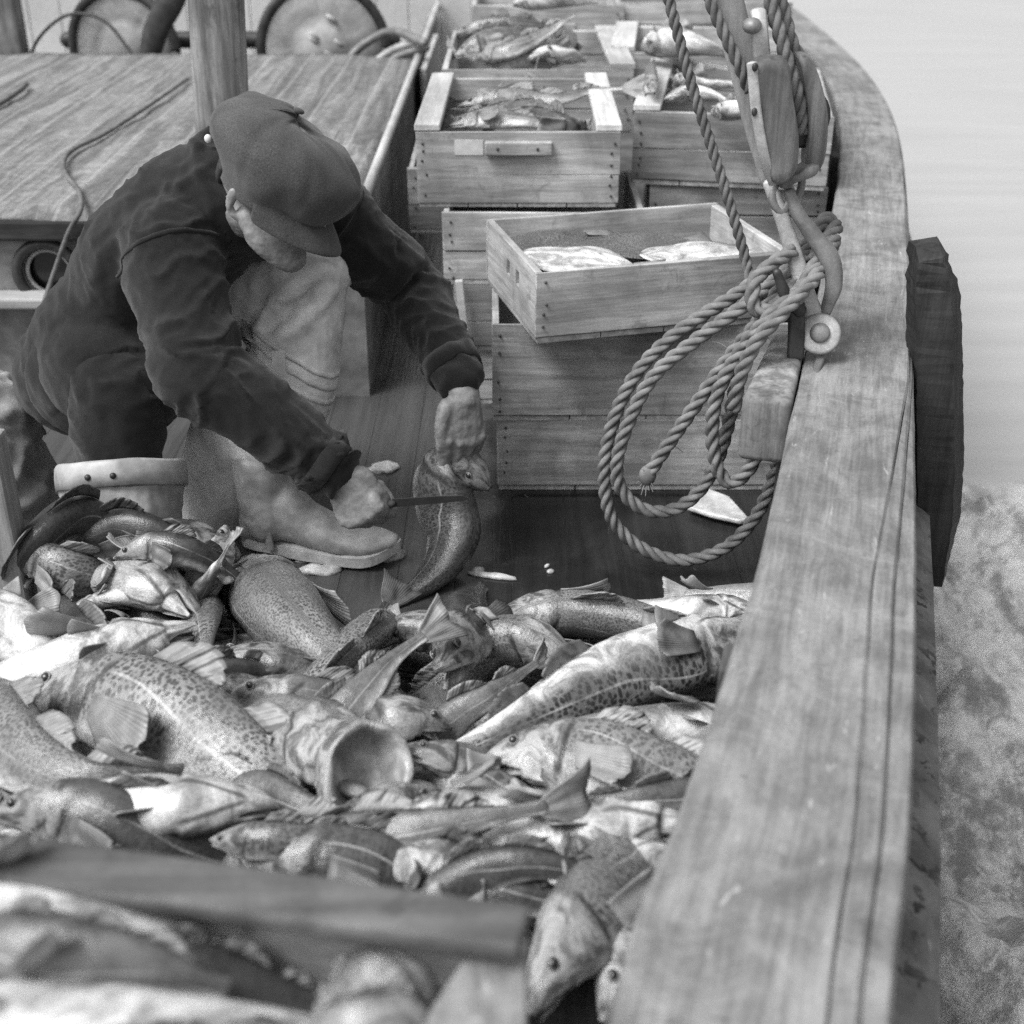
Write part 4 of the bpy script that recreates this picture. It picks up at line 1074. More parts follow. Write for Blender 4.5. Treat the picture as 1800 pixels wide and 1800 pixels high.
for i in range(13):
    row = []
    a = R(-84 + 168 * i / 12)
    for j in range(7):
        w = j / 6
        ext = .064 * math.cos(a * .98) ** .8 * w if abs(a) < R(89) else 0
        r = .091
        f, s = r * math.cos(a) * 1.06 + ext, r * .93 * math.sin(a) * (1 + .06 * w)
        row.append(hp(f, s, .008 - .016 * math.cos(a) - .030 * w * w - .012 * w + .010 * (math.sin(a) ** 2) * -1 * w) - PO)
    grid.append(row)
vz = mk('visor', sheet(grid, .006), MAT['cap'], cap); vz.modifiers.new('round', 'SUBSURF').levels = 1
vb = ball(hp(-.008, 0, .142) - PO, (.010, .010, .005), HM, 14, 8)
mk('cap_button', vb, MAT['cap'], cap)
# hair under the cap's edge
hr = [hp(-.075, -.055, .022), hp(-.088, -.03, -.01), hp(-.09, 0, -.02), hp(-.088, .03, -.01), hp(-.075, .055, .022)]
mk('hair', ([v - PO for v in tube(hr, [(.012, .03)] * 5, 12, 30, up=Hu)[0]], tube(hr, [(.012, .03)] * 5, 12, 30, up=Hu)[1]), MAT['dark_wood'], man)

# --- trousers: dark seat and right leg, pale oilskin over the raised left leg
seat = [ball(hipc + V((-.01, -.01, -.04)), (.15, .14, .15), None, 26, 16), ball(pY(160, 655, 2.42), (.125, .13, .13), None, 24, 14)]
seat.append(tube([hipR, hipR.lerp(kneeR, .5), kneeR, kneeR.lerp(ankR, .35), kneeR.lerp(ankR, .75)], [.098, .098, .090, .080, .070], 24, 40, up=(1, 0, 0)))
seat.append(tube([hipL, hipL.lerp(kneeL, .6)], [.12, .085], 20, 16))
def td(p, n): return folds(p, [[hipR, kneeR, ankR], [hipL, kneeL]], .013, 13, [kneeR, hipR])
trousers = remesh('trousers', seat, .009, MAT['trousers'], man, PO, 4, td)
lg = []
hemL = pY(395, 880, 2.42)
lg.append(tube([hipL.lerp(kneeL, .58), kneeL.lerp(hipL, .12), kneeL + V((.0, -.015, .01)), kneeL.lerp(ankL, .22), kneeL.lerp(ankL, .5), pY(470, 760, 2.42)], [(.095, .095), (.092, .095), (.082, .085), (.090, .092), (.098, .095), (.105, .095)], 26, 50, up=(0, 1, 0)))
lg.append(tube([kneeL.lerp(ankL, .4), pY(435, 740, 2.44), pY(398, 830, 2.45), pY(365, 930, 2.45)], [(.085, .085), (.105, .08), (.095, .07), (.07, .06)], 24, 40, up=(0, 1, 0)))
pk = pY(545, 520, 2.42)
def ld(p, n):
    v = folds(p, [[hipL, kneeL], [kneeL, pY(470, 760, 2.42)], [pY(470, 760, 2.42), pY(385, 930, 2.41)]], .0065, 7, [kneeL, pY(470, 560, 2.42)])
    # the deep fold slanting across the thigh just under the knee
    a, b_ = pY(470, 575, 2.40), pY(570, 500, 2.40); d = b_ - a; t = max(0, min(1, (p - a).dot(d) / d.dot(d))); r = (p - a - d * t).length
    if n.y < .3: v += -.020 * math.exp(-(r / .010) ** 2) + .014 * math.exp(-((r - .03) / .018) ** 2)
    return v
leg = remesh('oilskin_trouser_leg', lg, .007, MAT['oilskin'], man, PO, 4, ld)
leg['label'] = 'pale oilskin trouser leg over the raised knee'
k0, k1 = kneeL + V((.0, -.015, .01)), kneeL.lerp(ankL, .5)
for f in (.62, .72, .84):
    band('stitched_band', leg, k0.lerp(k1, f), k1 - k0 + V((-.12, 0, 0)), .0045, MAT['oilskin'], leg, .0025)
tb = MB(); c = pY(490, 628, 2.36)
tb.box((-.012, -.004, -.035), (.012, .004, .012)); mk('tab', ([v + c - PO for v in tb.v], tb.f), MAT['oilskin'], leg, False)

# --- boots
def boot(sole_pts, name, sections, mat):
    pass
def loft(secs, n=28, sq=2.4):
    """secs: (centre, side vec, up vec) half-size vectors; closed"""
    vs, fs = [], []
    for c, a, b_ in secs:
        for k in range(n):
            th = 2*math.pi*k/n; x, y = math.cos(th), math.sin(th); e = 2 / sq
            vs.append(V(c) + V(a) * math.copysign(abs(x) ** e, x) + V(b_) * math.copysign(abs(y) ** e, y))
    for i in range(len(secs) - 1):
        for k in range(n): fs.append((i*n+k, i*n+(k+1) % n, (i+1)*n+(k+1) % n, (i+1)*n+k))
    fs += [tuple(range(n))[::-1], tuple(range((len(secs)-1)*n, len(secs)*n))]
    return vs, fs
heel, toe = pz(432, 940, .03), pz(700, 950, .055); heel.z = 0; toe.z = 0
fd = (toe - heel).normalized(); fs_ = V((-fd.y, fd.x, 0)); Z = V((0, 0, 1)); FL = (toe - heel).length
def fp_(u, s, z): return heel + fd * (FL * u) + fs_ * s + Z * z
# upper: sections along the foot
up = [(.0, .030, .055, .045), (.04, .040, .085, .060), (.18, .046, .105, .075), (.32, .044, .098, .066), (.46, .046, .068, .044), (.62, .051, .052, .031), (.78, .052, .045, .024), (.90, .040, .047, .019), (.97, .024, .052, .013), (1.0, .010, .056, .008)]
secs = [(fp_(u, 0, zc), fs_ * w, Z * h) for u, w, zc, h in up]
bt_p = [loft(secs, 28, 2.3), tube([fp_(.17, 0, .08), fp_(.15, 0, .14), fp_(.14, 0, .19)], [.056, .056, .058], 24, 20, up=(0, 1, 0))]
def bd(p, n): return .0012 * (1 - 2 * abs(noise.noise(V((p.x * 26, p.y * 26, p.z * 40))))) + .0008 * fbm(p, 30, 2)
bootL = remesh('boot', bt_p, .006, MAT['boot'], man, PO, 3, bd)
bootL['label'] = 'low planted boot with thick pale sole and turned up toe'
out = []
for k in range(56):
    a = 2*math.pi*k/56; u = .5 + .515 * math.cos(a); w = (.042 + .016 * max(0, min(1, (u - .3) / .5))) * (1 if u < .86 else max(.25, 1 - ((u - .86) / .16) ** 2 * .75))
    s = math.copysign(abs(math.sin(a)) ** .55, math.sin(a)) * w
    z = .010 + .10 * max(0, (u - .78)) ** 1.5 * 2.2 + (.004 if u < .3 else .0)
    out.append((u, s, z))
vs = [fp_(u, s, z) - PO for u, s, z in out] + [fp_(u, s, z + .022) - PO for u, s, z in out]
mk('sole', (vs, [tuple(range(56))[::-1], tuple(range(56, 112))] + [(k, (k+1) % 56, 56+(k+1) % 56, 56+k) for k in range(56)]), MAT['sole'], bootL, False)
sb = tube([fp_(.22, .046, .03), fp_(.21, .047, .08), fp_(.20, .043, .13), fp_(.20, 0, .168), fp_(.20, -.043, .13), fp_(.21, -.047, .08), fp_(.22, -.046, .03)], [(.003, .009)] * 7, 8, 50, up=fd)
mk('strap', ([v - PO for v in sb[0]], sb[1]), MAT['boot'], bootL)
# right boot: wide turned-down shaft
rb0, rb1 = pz(222, 985, .10), pY(212, 822, 2.24)
rd_ = (rb1 - rb0).normalized()
bp = [tube([rb0 - rd_ * .08, rb0, rb0.lerp(rb1, .5), rb0.lerp(rb1, .97)], [(.080, .085), (.090, .092), (.108, .108), (.116, .114)], 30, 30, up=(0, 1, 0), cap_len=.1)]
bp.append(tube([V((rb0.x, rb0.y + .02, .05)), V((rb0.x + .03, rb0.y - .13, .045)), V((rb0.x + .05, rb0.y - .2, .04))], [.06, .05, .04], 18, 16))
bootR = remesh('boot', bp, .007, MAT['boot'], man, PO, 3, lambda p, n: .004 * fbm(p, 16, 3) + .0025 * (1 - 2 * abs(noise.noise(V((p.x * 30, p.y * 30, p.z * 12))))))
bootR['label'] = 'pale boot with turned down cuff and two rivets'
up_ = V((0, 1, 0)); up_ = (up_ - rd_ * up_.dot(rd_)).normalized(); ss_ = rd_.cross(up_)
vs, fs = [], []; n = 56
prof = [(-.045, .0), (-.045, .005), (-.02, .006), (-.002, .005), (.003, .002), (.002, -.003), (-.004, -.007), (-.05, -.010)]
for k in range(n):
    a = 2*math.pi*k/n; w = .006 * noise.noise(V((math.cos(a) * 1.5, math.sin(a) * 1.5, 2)))
    for o, e in prof: vs.append(rb1 + rd_ * (o + w + .005) + ss_ * (.118 + e + w) * math.cos(a) + up_ * (.116 + e + w) * math.sin(a) - PO)
m = len(prof)
for k in range(n):
    for q in range(m): fs.append((k*m+q, ((k+1) % n)*m+q, ((k+1) % n)*m+(q+1) % m, k*m+(q+1) % m))
cuff = mk('boot_cuff', (vs, fs), MAT['boot'], bootR)
for x, y in ((143, 822), (196, 828)):
    q = pY(x, y, rb1.y - .125)
    d_ = (q - rb1); d_ -= rd_ * d_.dot(rd_); q = rb1 - rd_ * .022 + d_.normalized() * .1225
    bl = ball(q - PO, .006, None, 10, 8); mk('rivet', bl, MAT['dark_iron'], cuff)

# --- knife in his right hand
kc = rw + RD * .098 - RN * .030
k1, k2 = pY(690, 885, 2.12), pY(826, 876, 2.16)
kd = (k2 - k1).normalized()
kn = empty('gutting_knife', kc); tag(kn, 'thin bladed gutting knife held across the cod\'s throat', 'knife')
hb = tube([kc - RK * .05, kc, k1], [(.010, .007), (.011, .008), (.009, .007)], 12, 24, up=(0, 0, 1))
mk('handle', ([v - kc for v in hb[0]], hb[1]), MAT['dark_wood'], kn)
vb_ = kd.cross(V((0, 0, 1))).normalized(); vu = V((0, 0, 1)); pr = []
bl_o = [k1 + vu * .009, k1.lerp(k2, .6) + vu * .009, k1.lerp(k2, .9) + vu * .007, k2, k1.lerp(k2, .9) - vu * .004, k1.lerp(k2, .5) - vu * .006, k1 - vu * .007]
bl_o = [p - vb_ * .0015 - kc for p in bl_o]
mk('blade', prism(bl_o, vb_ * .003), MAT['steel'], kn, False)
# ================================================================ fish
NT_, NR_ = 70, 36
TS = [0, .03, .08, .15, .22, .30, .40, .50, .60, .70, .80, .90, .96, 1.0]
HH = [.08, .25, .48, .73, .91, 1.0, 1.0, .90, .75, .58, .40, .26, .22, .24]
WW = [.12, .34, .60, .84, .96, 1.0, .94, .82, .66, .48, .31, .18, .12, .10]
def interp(u, ys):
    for i in range(len(TS) - 1):
        if u <= TS[i+1]:
            w = (u - TS[i]) / (TS[i+1] - TS[i]); p0 = ys[max(0, i-1)]; p1, p2 = ys[i], ys[i+1]; p3 = ys[min(len(ys)-1, i+2)]
            return max(.01, .5*((2*p1)+(p2-p0)*w+(2*p0-5*p1+4*p2-p3)*w*w+(3*p1-p0-3*p2+p3)*w**3))
    return ys[-1]
def sstep(a, b, x):
    t = max(0, min(1, (x - a) / (b - a))); return t * t * (3 - 2 * t)
LOOK = {'leopard': (.65, .80, .35, 1), 'spot': (.3, .58, .25, .9), 'fine': (.45, .25, .3, .9), 'speck': (.25, .12, .3, .9), 'pale': (.2, .3, .62, .3), 'belly': (.3, .4, .95, .5), 'dark': (.95, .35, .25, .3), 'grey': (.55, .2, .45, .12)}
import re
def fish(label, pts, h, dors, look='fine', group='cod heaped on the deck', gape=0, cup=0, flat=.70, fins='DAPTE', cat='cod', name='cod', twist=0, bend_t=1.0, sag=.12, hd=1.0, pec=1.0, limp=True, tongue=False):
    """pts: world points head -> tail base; h: full body depth; dors: direction the back faces"""
    h *= .90; flat *= .92
    if limp and group.startswith('cod'):
        pts = [V(p) for p in pts]
        Lp = sum((b - a).length for a, b in zip(pts, pts[1:])); need = 4.9 * h - Lp
        if need > .03:
            end = 'T' not in fins
            if not end: pts = pts[::-1]
            d_ = (pts[-1] - pts[-2]).normalized(); q = pts[-1]; side_d = random.choice((-1, 1)) * .25
            for k in range(3):
                d_ = (d_ + V((-d_.y * side_d, d_.x * side_d, -.16))).normalized(); q = q + d_ * need / 3
                q = V((min(q.x, .03 + .315 * (q.y - .35)), min(max(q.y, .98), 2.12), max(q.z, .035))); pts.append(q)
            if not end: pts = pts[::-1]
    if not gape: gape = random.uniform(5, 15)
    P = cr(pts, NT_, 1.18); T = tangents(P)
    L = sum((P[i+1] - P[i]).length for i in range(NT_ - 1))
    acc = 0; U = [0]
    for i in range(NT_ - 1): acc += (P[i+1] - P[i]).length; U.append(acc / L)
    dv = V(dors).normalized(); FR = []
    for i, t in enumerate(T):
        d = dv - t * dv.dot(t)
        if d.length < .15: d = (FR[-1][0] if FR else t.orthogonal()) * 1.0; d = d - t * d.dot(t)
        d.normalize()
        if twist: d = Matrix.Rotation(R(twist) * U[i], 3, t) @ d
        FR.append((d, t.cross(d)))
    sd = random.uniform(0, 99)
    jm = 14                       # ring index at the mouth corner line (theta = 140 of 360)
    th_m = math.cos(2*math.pi*jm/NR_)
    hinge_u = .105
    ih = min(range(NT_), key=lambda i: abs(U[i] - hinge_u)); Hc = P[ih]; Hd, Hs_ = FR[ih]
    vs, skin, size = [], [], []
    for i in range(NT_):
        u = U[i]; d, s = FR[i]; b_, a_ = interp(u, HH) * h / 2, interp(u, WW) * h / 2 * flat
        if u < .25: b_ *= 1 + (hd - 1) * (1 - u / .25); a_ *= 1 + (hd - 1) * (1 - u / .25)
        if cup and u < .22:
            k = 1 - sstep(0, .24, u); b_ = b_ * (1 - k) + h * .5 * cup * k; a_ = a_ * (1 - k) + h * .5 * cup * .9 * k
        for j in range(NR_):
            th = 2*math.pi*j/NR_; c_, s_ = math.cos(th), math.sin(th)
            e = .88
            x, y = math.copysign(abs(s_) ** e, s_) * a_, math.copysign(abs(c_) ** e, c_) * b_
            g = 1.0
            te = .232 + .022 * c_ - .02 * abs(s_)
            if u > .12:
                g += .075 * sstep(.12, te, u) * (1 - sstep(te, te + .007, u)) * (.35 + .65 * abs(s_))
                g -= .05 * math.exp(-((u - te - .012) / .010) ** 2) * abs(s_)
            rib = .04 * math.sin(u * 105 - abs(s_) * 8) * sstep(.07, .12, u) * (1 - sstep(.21, .25, u)) * sstep(.1, .5, -c_)
            fl_ = 1 - 2 * abs(noise.noise(V((u * 7 + sd, c_ * 1.7 + u * 3, s_ * 1.7 + sd))))
            lump = rib + .03 * (fl_ - .5) * sstep(.22, .3, u) + .030 * noise.noise(V((u * 9 + sd, c_ * 1.3, s_ * 1.3))) + .014 * noise.noise(V((u * 24 + sd, c_ * 3, s_ * 3)))
            if .3 < u < .7 and c_ < -.2: lump -= sag * .25 * (1 - abs(u - .5) / .2)
            lump += .035 * math.exp(-((u - .168 - .02 * c_) / .008) ** 2) * abs(s_) - .03 * math.exp(-((u - .185 - .02 * c_) / .008) ** 2) * abs(s_)
            lump -= .13 * math.exp(-((u - .088) / .022) ** 2 - ((c_ - .52) / .22) ** 2)
            lump += .05 * math.exp(-((u - .075) / .035) ** 2 - ((c_ - .85) / .12) ** 2)
            lump += .05 * math.exp(-((c_ + .56) / .12) ** 2) * sstep(.01, .03, u) * (1 - sstep(.08, .105, u)) - .05 * math.exp(-((c_ + .28) / .12) ** 2) * sstep(.02, .04, u) * (1 - sstep(.09, .13, u))
            g += lump
            if cup: g += .07 * math.sin(th * 11 + 3 * noise.noise(V((u * 6, c_, sd)))) * sstep(.06, .13, u) * (1 - sstep(.28, .36, u))
            p = P[i] + d * (y * g) + s * (x * g)
            if limp: p.z = P[i].z + (p.z - P[i].z) * (.86 if p.z > P[i].z else .70)
            if cup and u < .24: p += T[i] * (h * k * (.16 * c_ + .10 * noise.noise(V((c_ * 2, s_ * 2, sd)))))
            if u < hinge_u and not cup:
                w = 1 - sstep(hinge_u * .82, hinge_u, u)
                lower = c_ < th_m - .01; cav = j in (jm, NR_ - jm)
                if gape:
                    ang = R(gape) * w * (-.68 if lower else .32 if not cav else 0)
                    q = p - Hc; q.rotate(Matrix.Rotation(-ang, 3, Hs_) if False else Matrix.Rotation(ang, 3, Hs_ * -1)); p = Hc + q
                    if cav: p = p.lerp(Hc - Hd * b_ * .2 + Hs_ * (.6 * a_ * (1 if j == jm else -1)) , .85 * w)
                elif cav: p = p.lerp(P[i] - d * b_ * .25, .20 * w)
            vs.append(p); a_n = (j if j <= NR_ // 2 else NR_ - j) / (NR_ / 2)
            skin.append((u, a_n)); size.append((u * L, (j / NR_) * h * 2.1))
    fs = []
    for i in range(NT_ - 1):
        for j in range(NR_): fs.append((i*NR_+j, (i+1)*NR_+j, (i+1)*NR_+(j+1) % NR_, i*NR_+(j+1) % NR_))
    if cup:
        base = len(vs)
        inn = [(-.014, .92), (-.004, .80), (.015, .72), (.04, .66), (.06, .54), (.075, .30), (.08, .02)]
        for q, (uu, sc) in enumerate(inn):
            c = P[0] + T[0] * (uu * L); d, s = FR[0]; b_, a_ = h * .5 * cup * sc, h * .5 * cup * .9 * sc
            for j in range(NR_):
                th = 2*math.pi*j/NR_; c_, s_ = math.cos(th), math.sin(th)
                rg = 1 + (.05 * noise.noise(V((c_ * 3, s_ * 3, q + sd))) if q > 1 else 0)
                vs.append(c + T[0] * (h * (1 - q / 8) * (.16 * c_ + .10 * noise.noise(V((c_ * 2, s_ * 2, sd))))) + d * (math.copysign(abs(c_) ** .88, c_) * b_ * rg) + s * (math.copysign(abs(s_) ** .88, s_) * a_ * rg)); skin.append((.19, .5)); size.append((uu, j / NR_ * h))
        rings = [0] + [base + q * NR_ for q in range(len(inn))]
        for a, c in zip(rings, rings[1:]):
            for j in range(NR_): fs.append((a+j, a+(j+1) % NR_, c+(j+1) % NR_, c+j))
        nin = len(inn) - 1
        fs.append(tuple(range(rings[-1], rings[-1] + NR_)))
        mi_from = len(fs) - nin * NR_ - 1 + NR_
    else:
        k = len(vs); vs.append(Hc - Hd * .004 if gape else P[0] - T[0] * .002); skin.append((0, .6)); size.append((0, 0))
        for j in range(NR_): fs.append((k, j, (j+1) % NR_))
    k = len(vs); vs.append(P[-1] + T[-1] * .004); skin.append((1, .3)); size.append((L, 0)); o_ = (NT_-1) * NR_
    for j in range(NR_): fs.append((k, o_ + (j+1) % NR_, o_ + j))
    org = P[NT_ // 3].copy()
    mi = np.zeros(len(fs), dtype=np.int32)
    if cup: mi[mi_from:mi_from + (len(inn)-1) * NR_] = 1
    o = mk(name, (vs, fs), None, None, True, {'skin': skin, 'size': size}, org=org, mats=[MAT['cod'], MAT['mouth']], midx=mi)
    tag(o, label, cat, group)
    lk = LOOK[look]; o.color = (min(1, max(0, lk[0] + random.uniform(-.2, .2))), min(1, max(0, lk[1] + random.uniform(-.14, .14))), lk[2] + random.uniform(-.12, .12), min(1, max(0, lk[3] + random.uniform(-.25, .1))))
    def at(u): 
        i = min(range(NT_), key=lambda q: abs(U[q] - u)); return i
    def finsheet(nm, grid, th=.0024):
        g = [[p - org for p in r] for r in grid]; nu, nv = len(g), len(g[0])
        uv = [(i / (nu-1), j / (nv-1)) for i in range(nu) for j in range(nv)] * 2
        f = mk(nm, sheet(g, th), MAT['fin'], o, True, {'skin': uv}); f.color = o.color; return f
    if tongue:
        d, s = FR[0]; Mt = Matrix((T[0], s, d)).transposed(); c = P[0] + T[0] * .045 - d * h * .20 - org
        mk('tongue', ball(c, (.045, h * .17, h * .075), Mt, 20, 12), MAT['mouth'], o)
    lean = random.uniform(-.5, .5)
    def median(nm, u0, u1, ht, sgn):
        grid = []
        for q in range(17):
            q = q / 2; rag = 1 - .10 * abs(noise.noise(V((q * 5.3, u0 * 9, sd))))
            u = u0 + (u1 - u0) * q / 8; i = at(u); d, s = FR[i]; b_ = interp(U[i], HH) * h / 2
            shape = (math.sin(math.pi * min(1, .15 + q / 8 * .9)) ** .7) * (1 - .45 * q / 8)
            row = []
            for r in range(5):
                w = r / 4; hh_ = ht * shape * w * (rag if r == 4 else 1)
                row.append(P[i] + d * sgn * (b_ * .93 + hh_ * .75) + T[i] * (hh_ * .75) + s * (lean * hh_ * .9 + .004 * noise.noise(V((q * .9, r * .8, sd))) * w))
            grid.append(row)
        finsheet(nm, grid)
    if 'D' in fins:
        median('dorsal_fin', .29, .45, .085 * L, 1); median('dorsal_fin', .49, .68, .068 * L, 1); median('dorsal_fin', .71, .86, .055 * L, 1)
    if 'A' in fins:
        median('anal_fin', .50, .67, .062 * L, -1); median('anal_fin', .70, .84, .05 * L, -1)
    if 'T' in fins:
        d, s = FR[-1]; t = T[-1]; grid = []
        TL = .155 * L; hb = interp(1, HH) * h / 2
        for q in range(25):
            q = q / 2; rag = 1 - .09 * abs(noise.noise(V((q * 4.1, 3, sd))))
            w = (q / 12 - .5) * 2; row = []
            for r in range(7):
                v = r / 6
                row.append(P[-1] - t * .006 + t * (TL * v * (.86 + .14 * abs(w)) * (rag if r == 6 else 1)) + d * (w * (hb * .9 + TL * .46 * v ** .9)) + s * (.012 * v * noise.noise(V((q * .35, v * 2, sd))) + .018 * v * v * math.sin(sd)))
            grid.append(row)
        finsheet('tail_fin', grid, .0026)
    if 'P' in fins:
        for sg in (1, -1):
            i = at(.265); d, s = FR[i]; t = T[i]; b_, a_ = interp(U[i], HH) * h / 2, interp(U[i], WW) * h / 2 * flat
            base = P[i] + s * sg * a_ * 1.0 - d * b_ * .18; grid = []
            FLn = .15 * L * pec
            for q in range(17):
                q = q / 2; rag = 1 - .10 * abs(noise.noise(V((q * 4.7, sg, sd))))
                w = q / 8 - .5; row = []
                for r in range(6):
                    v = r / 5
                    row.append(base + (t * math.cos(w * 1.1) + d * math.sin(w * 1.1) * -.9 - d * .35).normalized() * (FLn * v * (1 - .25 * abs(w)) * (rag if r == 5 else 1)) + d * (-w * .03 * 0) + (d * w) * -.035 * (1 - v) + s * sg * (.006 + .022 * v * v * pec + .004 * math.sin(q * 1.3 + sd) * v))
                grid.append(row)
            finsheet('pectoral_fin', grid)
        for sg in (1, -1):
            i = at(.24); d, s = FR[i]; t = T[i]; b_, a_ = interp(U[i], HH) * h / 2, interp(U[i], WW) * h / 2 * flat
            base = P[i] - d * b_ * .9 + s * sg * a_ * .3; grid = []
            for q in range(5):
                w = q / 4 - .5; row = []
                for r in range(5):
                    v = r / 4; row.append(base + (t + d * (w * .9 - .25)).normalized() * (.075 * L * v) + s * sg * .012 * v)
                grid.append(row)
            finsheet('pelvic_fin', grid)
    if 'E' in fins:
        for sg in (1, -1):
            i = at(.088); d, s = FR[i]; b_, a_ = interp(U[i], HH) * h / 2 * hd, interp(U[i], WW) * h / 2 * flat * hd
            c = P[i] + d * b_ * .50 + s * sg * a_ * .74
            r = .0088 * L ** .5
            mk('eye', ([v - org for v in ball(c, r, None, 14, 10)[0]], ball(c, r, None, 14, 10)[1]), MAT['eye'], o)
            rg = [c + (T[i] * math.cos(2*math.pi*k/14) + d * math.sin(2*math.pi*k/14)) * r * .98 + s * sg * r * .22 - org for k in range(15)]
            mk('eye_ring', tube(rg, [r * .20, r * .20], 6, 28, up=s, cap=False), MAT['eye_ring'], o)
    return o
def hz(px, py):
    """height of the heap under a picture point"""
    a = sstep(1020, 1120, py) * .07 + sstep(1120, 1300, py) * .05 + sstep(1300, 1480, py) * .03
    return .03 + a
def F_(label, pts, h, dors, look='fine', **k):
    W = [pz(x, y, hz(x, y) + dz + .07 * (1 - sstep(420, 470, x)) * (1 - sstep(990, 1080, y))) for x, y, dz in pts]
    return fish(label, W, h, dors, look, **k)
UP, DN, NEAR, AWAY, LF, RT = (0, 0, 1), (0, 0, -1), (0, -1, .1), (0, 1, .1), (-1, 0, .1), (1, 0, .1)
def dirv(x, y, z): return (x, y, z)

# ---- the heap, far edge first (picture points run head -> tail base)
F_('broad finely speckled cod at the far edge of the heap below the hand held fish', [(850, 1120, .02), (930, 1085, .03), (1050, 1085, .03), (1190, 1115, .01), (1330, 1150, -.02)], .15, (.1, -.5, .85), 'speck', fins='DPE')
F_('pale bellied cod with a dark fin at the far right of the heap', [(1350, 1085, .02), (1280, 1072, .03), (1180, 1075, .02), (1060, 1065, -.02)], .11, (0, .8, -.5), 'belly', fins='PAE')
F_('slim pale cod lying along the foot of the rail at the heap\'s far corner', [(1390, 1055, .03), (1330, 1046, .03), (1260, 1040, .02), (1205, 1042, .0)], .075, (0, .7, .5), 'pale', fins='TP')
F_('short humped speckled cod with a clear side stripe in front of the broad speckled one', [(1010, 1200, -.02), (985, 1160, .03), (930, 1130, .05), (870, 1135, .03), (820, 1180, -.02)], .13, (.1, -.25, .9), 'fine', fins='DE')
F_('longest cod, white belly up and leopard spotted flank, its head by the rail', [(1345, 1100, .08), (1290, 1125, .08), (1190, 1155, .07), (1060, 1200, .06), (890, 1280, .05), (745, 1352, .02)], .150, (.25, -.62, -.75), 'leopard', flat=.85, fins='PADE', pec=.8)
F_('cod with only its pale oval snout poking out beneath the longest cod', [(930, 1228, .02), (985, 1238, .03), (1080, 1215, .02), (1200, 1210, -.02), (1320, 1230, -.04)], .105, (.2, -.3, .9), 'pale', fins='DPE', hd=1.25)
F_('long pale cod stretched from the rail towards the middle of the heap', [(1370, 1275, .04), (1300, 1272, .05), (1180, 1275, .06), (1010, 1290, .05), (870, 1330, .03), (770, 1370, .0)], .11, (.1, .75, -.35), 'pale', fins='PAE')
F_('pale cod half hidden by the rail under the long pale one', [(1340, 1330, .02), (1240, 1310, .03), (1140, 1320, .02), (1010, 1345, -.03)], .085, (.0, .6, -.6), 'belly', fins='PA')
F_('cod with a ragged toothed jaw and curved fin resting on a pale belly', [(850, 1345, .06), (920, 1330, .07), (1040, 1335, .07), (1170, 1370, .05), (1290, 1425, .02)], .135, (.15, .75, .45), 'spot', gape=26, fins='DAPE', hd=1.1, pec=1.1)
F_('cod whose wide round mouth gapes open towards the camera', [(648, 1362, .13), (612, 1335, .11), (550, 1312, .08), (470, 1300, .03), (370, 1290, -.03)], .160, (.25, .45, .75), 'pale', cup=.95, fins='P', flat=.86, tongue=True)
F_('big spotted cod with a blotched head, filling the left middle of the heap', [(25, 1232, .04), (110, 1222, .07), (215, 1238, .09), (330, 1290, .08), (440, 1370, .05), (540, 1440, .0)], .185, (.45, .55, .72), 'spot', fins='DPE', pec=1.25, flat=.62)
F_('dark spotted cod lying close behind the big spotted cod', [(560, 1265, .03), (490, 1245, .04), (390, 1235, .04), (290, 1215, .02), (180, 1190, -.03)], .125, (.2, .2, .95), 'leopard', fins='DE')
F_('smooth headed grey cod between the big spotted cod and the gaping one', [(400, 1228, .07), (450, 1222, .08), (530, 1235, .07), (640, 1260, .02), (730, 1290, -.03)], .10, (.1, .6, .8), 'grey', fins='DPE', hd=1.2)
F_('long bent cod with a bold white side line curving along the lower left', [(-60, 1200, .05), (0, 1290, .07), (60, 1345, .08), (150, 1375, .08), (260, 1365, .07), (380, 1345, .05)], .14, (.6, .3, .85), 'fine', fins='DAE')
F_('cod lying on its back with a creased snow white belly above the box', [(490, 1420, .06), (430, 1415, .08), (330, 1420, .09), (230, 1425, .08), (120, 1440, .04)], .13, (0, .55, -.85), 'belly', fins='P', flat=.85)
F_('dark headed cod with its eye just above the rim of the box', [(-20, 1440, .08), (50, 1425, .10), (130, 1430, .10), (220, 1460, .08), (330, 1500, .03)], .115, (.1, .5, .85), 'dark', fins='DPE')
F_('small dark cod between the white bellied cod and the gaping one', [(475, 1400, .05), (530, 1420, .06), (600, 1450, .05), (690, 1480, .02)], .09, (.2, .4, .9), 'grey', fins='DPTE')
F_('striped grey cod lying crosswise under the gaping mouth', [(775, 1395, .06), (730, 1400, .07), (665, 1440, .07), (600, 1480, .05), (520, 1530, .0)], .11, (-.3, -.2, .9), 'fine', fins='DPE')
F_('small spotted cod wedged under the toothed jaw', [(720, 1360, .05), (780, 1368, .06), (850, 1390, .05), (930, 1430, .02)], .08, (.2, .7, .5), 'leopard', fins='PE')
F_('white bellied cod lying behind the dark outstretched tail', [(640, 1450, .04), (720, 1440, .06), (830, 1422, .07), (950, 1420, .05), (1080, 1440, .0)], .105, (-.1, .75, -.5), 'belly', fins='PA')
F_('grey cod whose narrow tail and dark forked fin stretch to the right', [(480, 1500, .03), (580, 1495, .06), (700, 1470, .10), (820, 1445, .12), (960, 1418, .13)], .105, (.1, .45, .9), 'grey', fins='DTA')
F_('cod with a heavy folded head and a dark gill slit beside the rail', [(1240, 1455, .05), (1190, 1445, .07), (1110, 1440, .07), (1000, 1465, .05), (880, 1480, .0)], .15, (-.2, .6, -.5), 'pale', gape=34, fins='PE', hd=1.15)
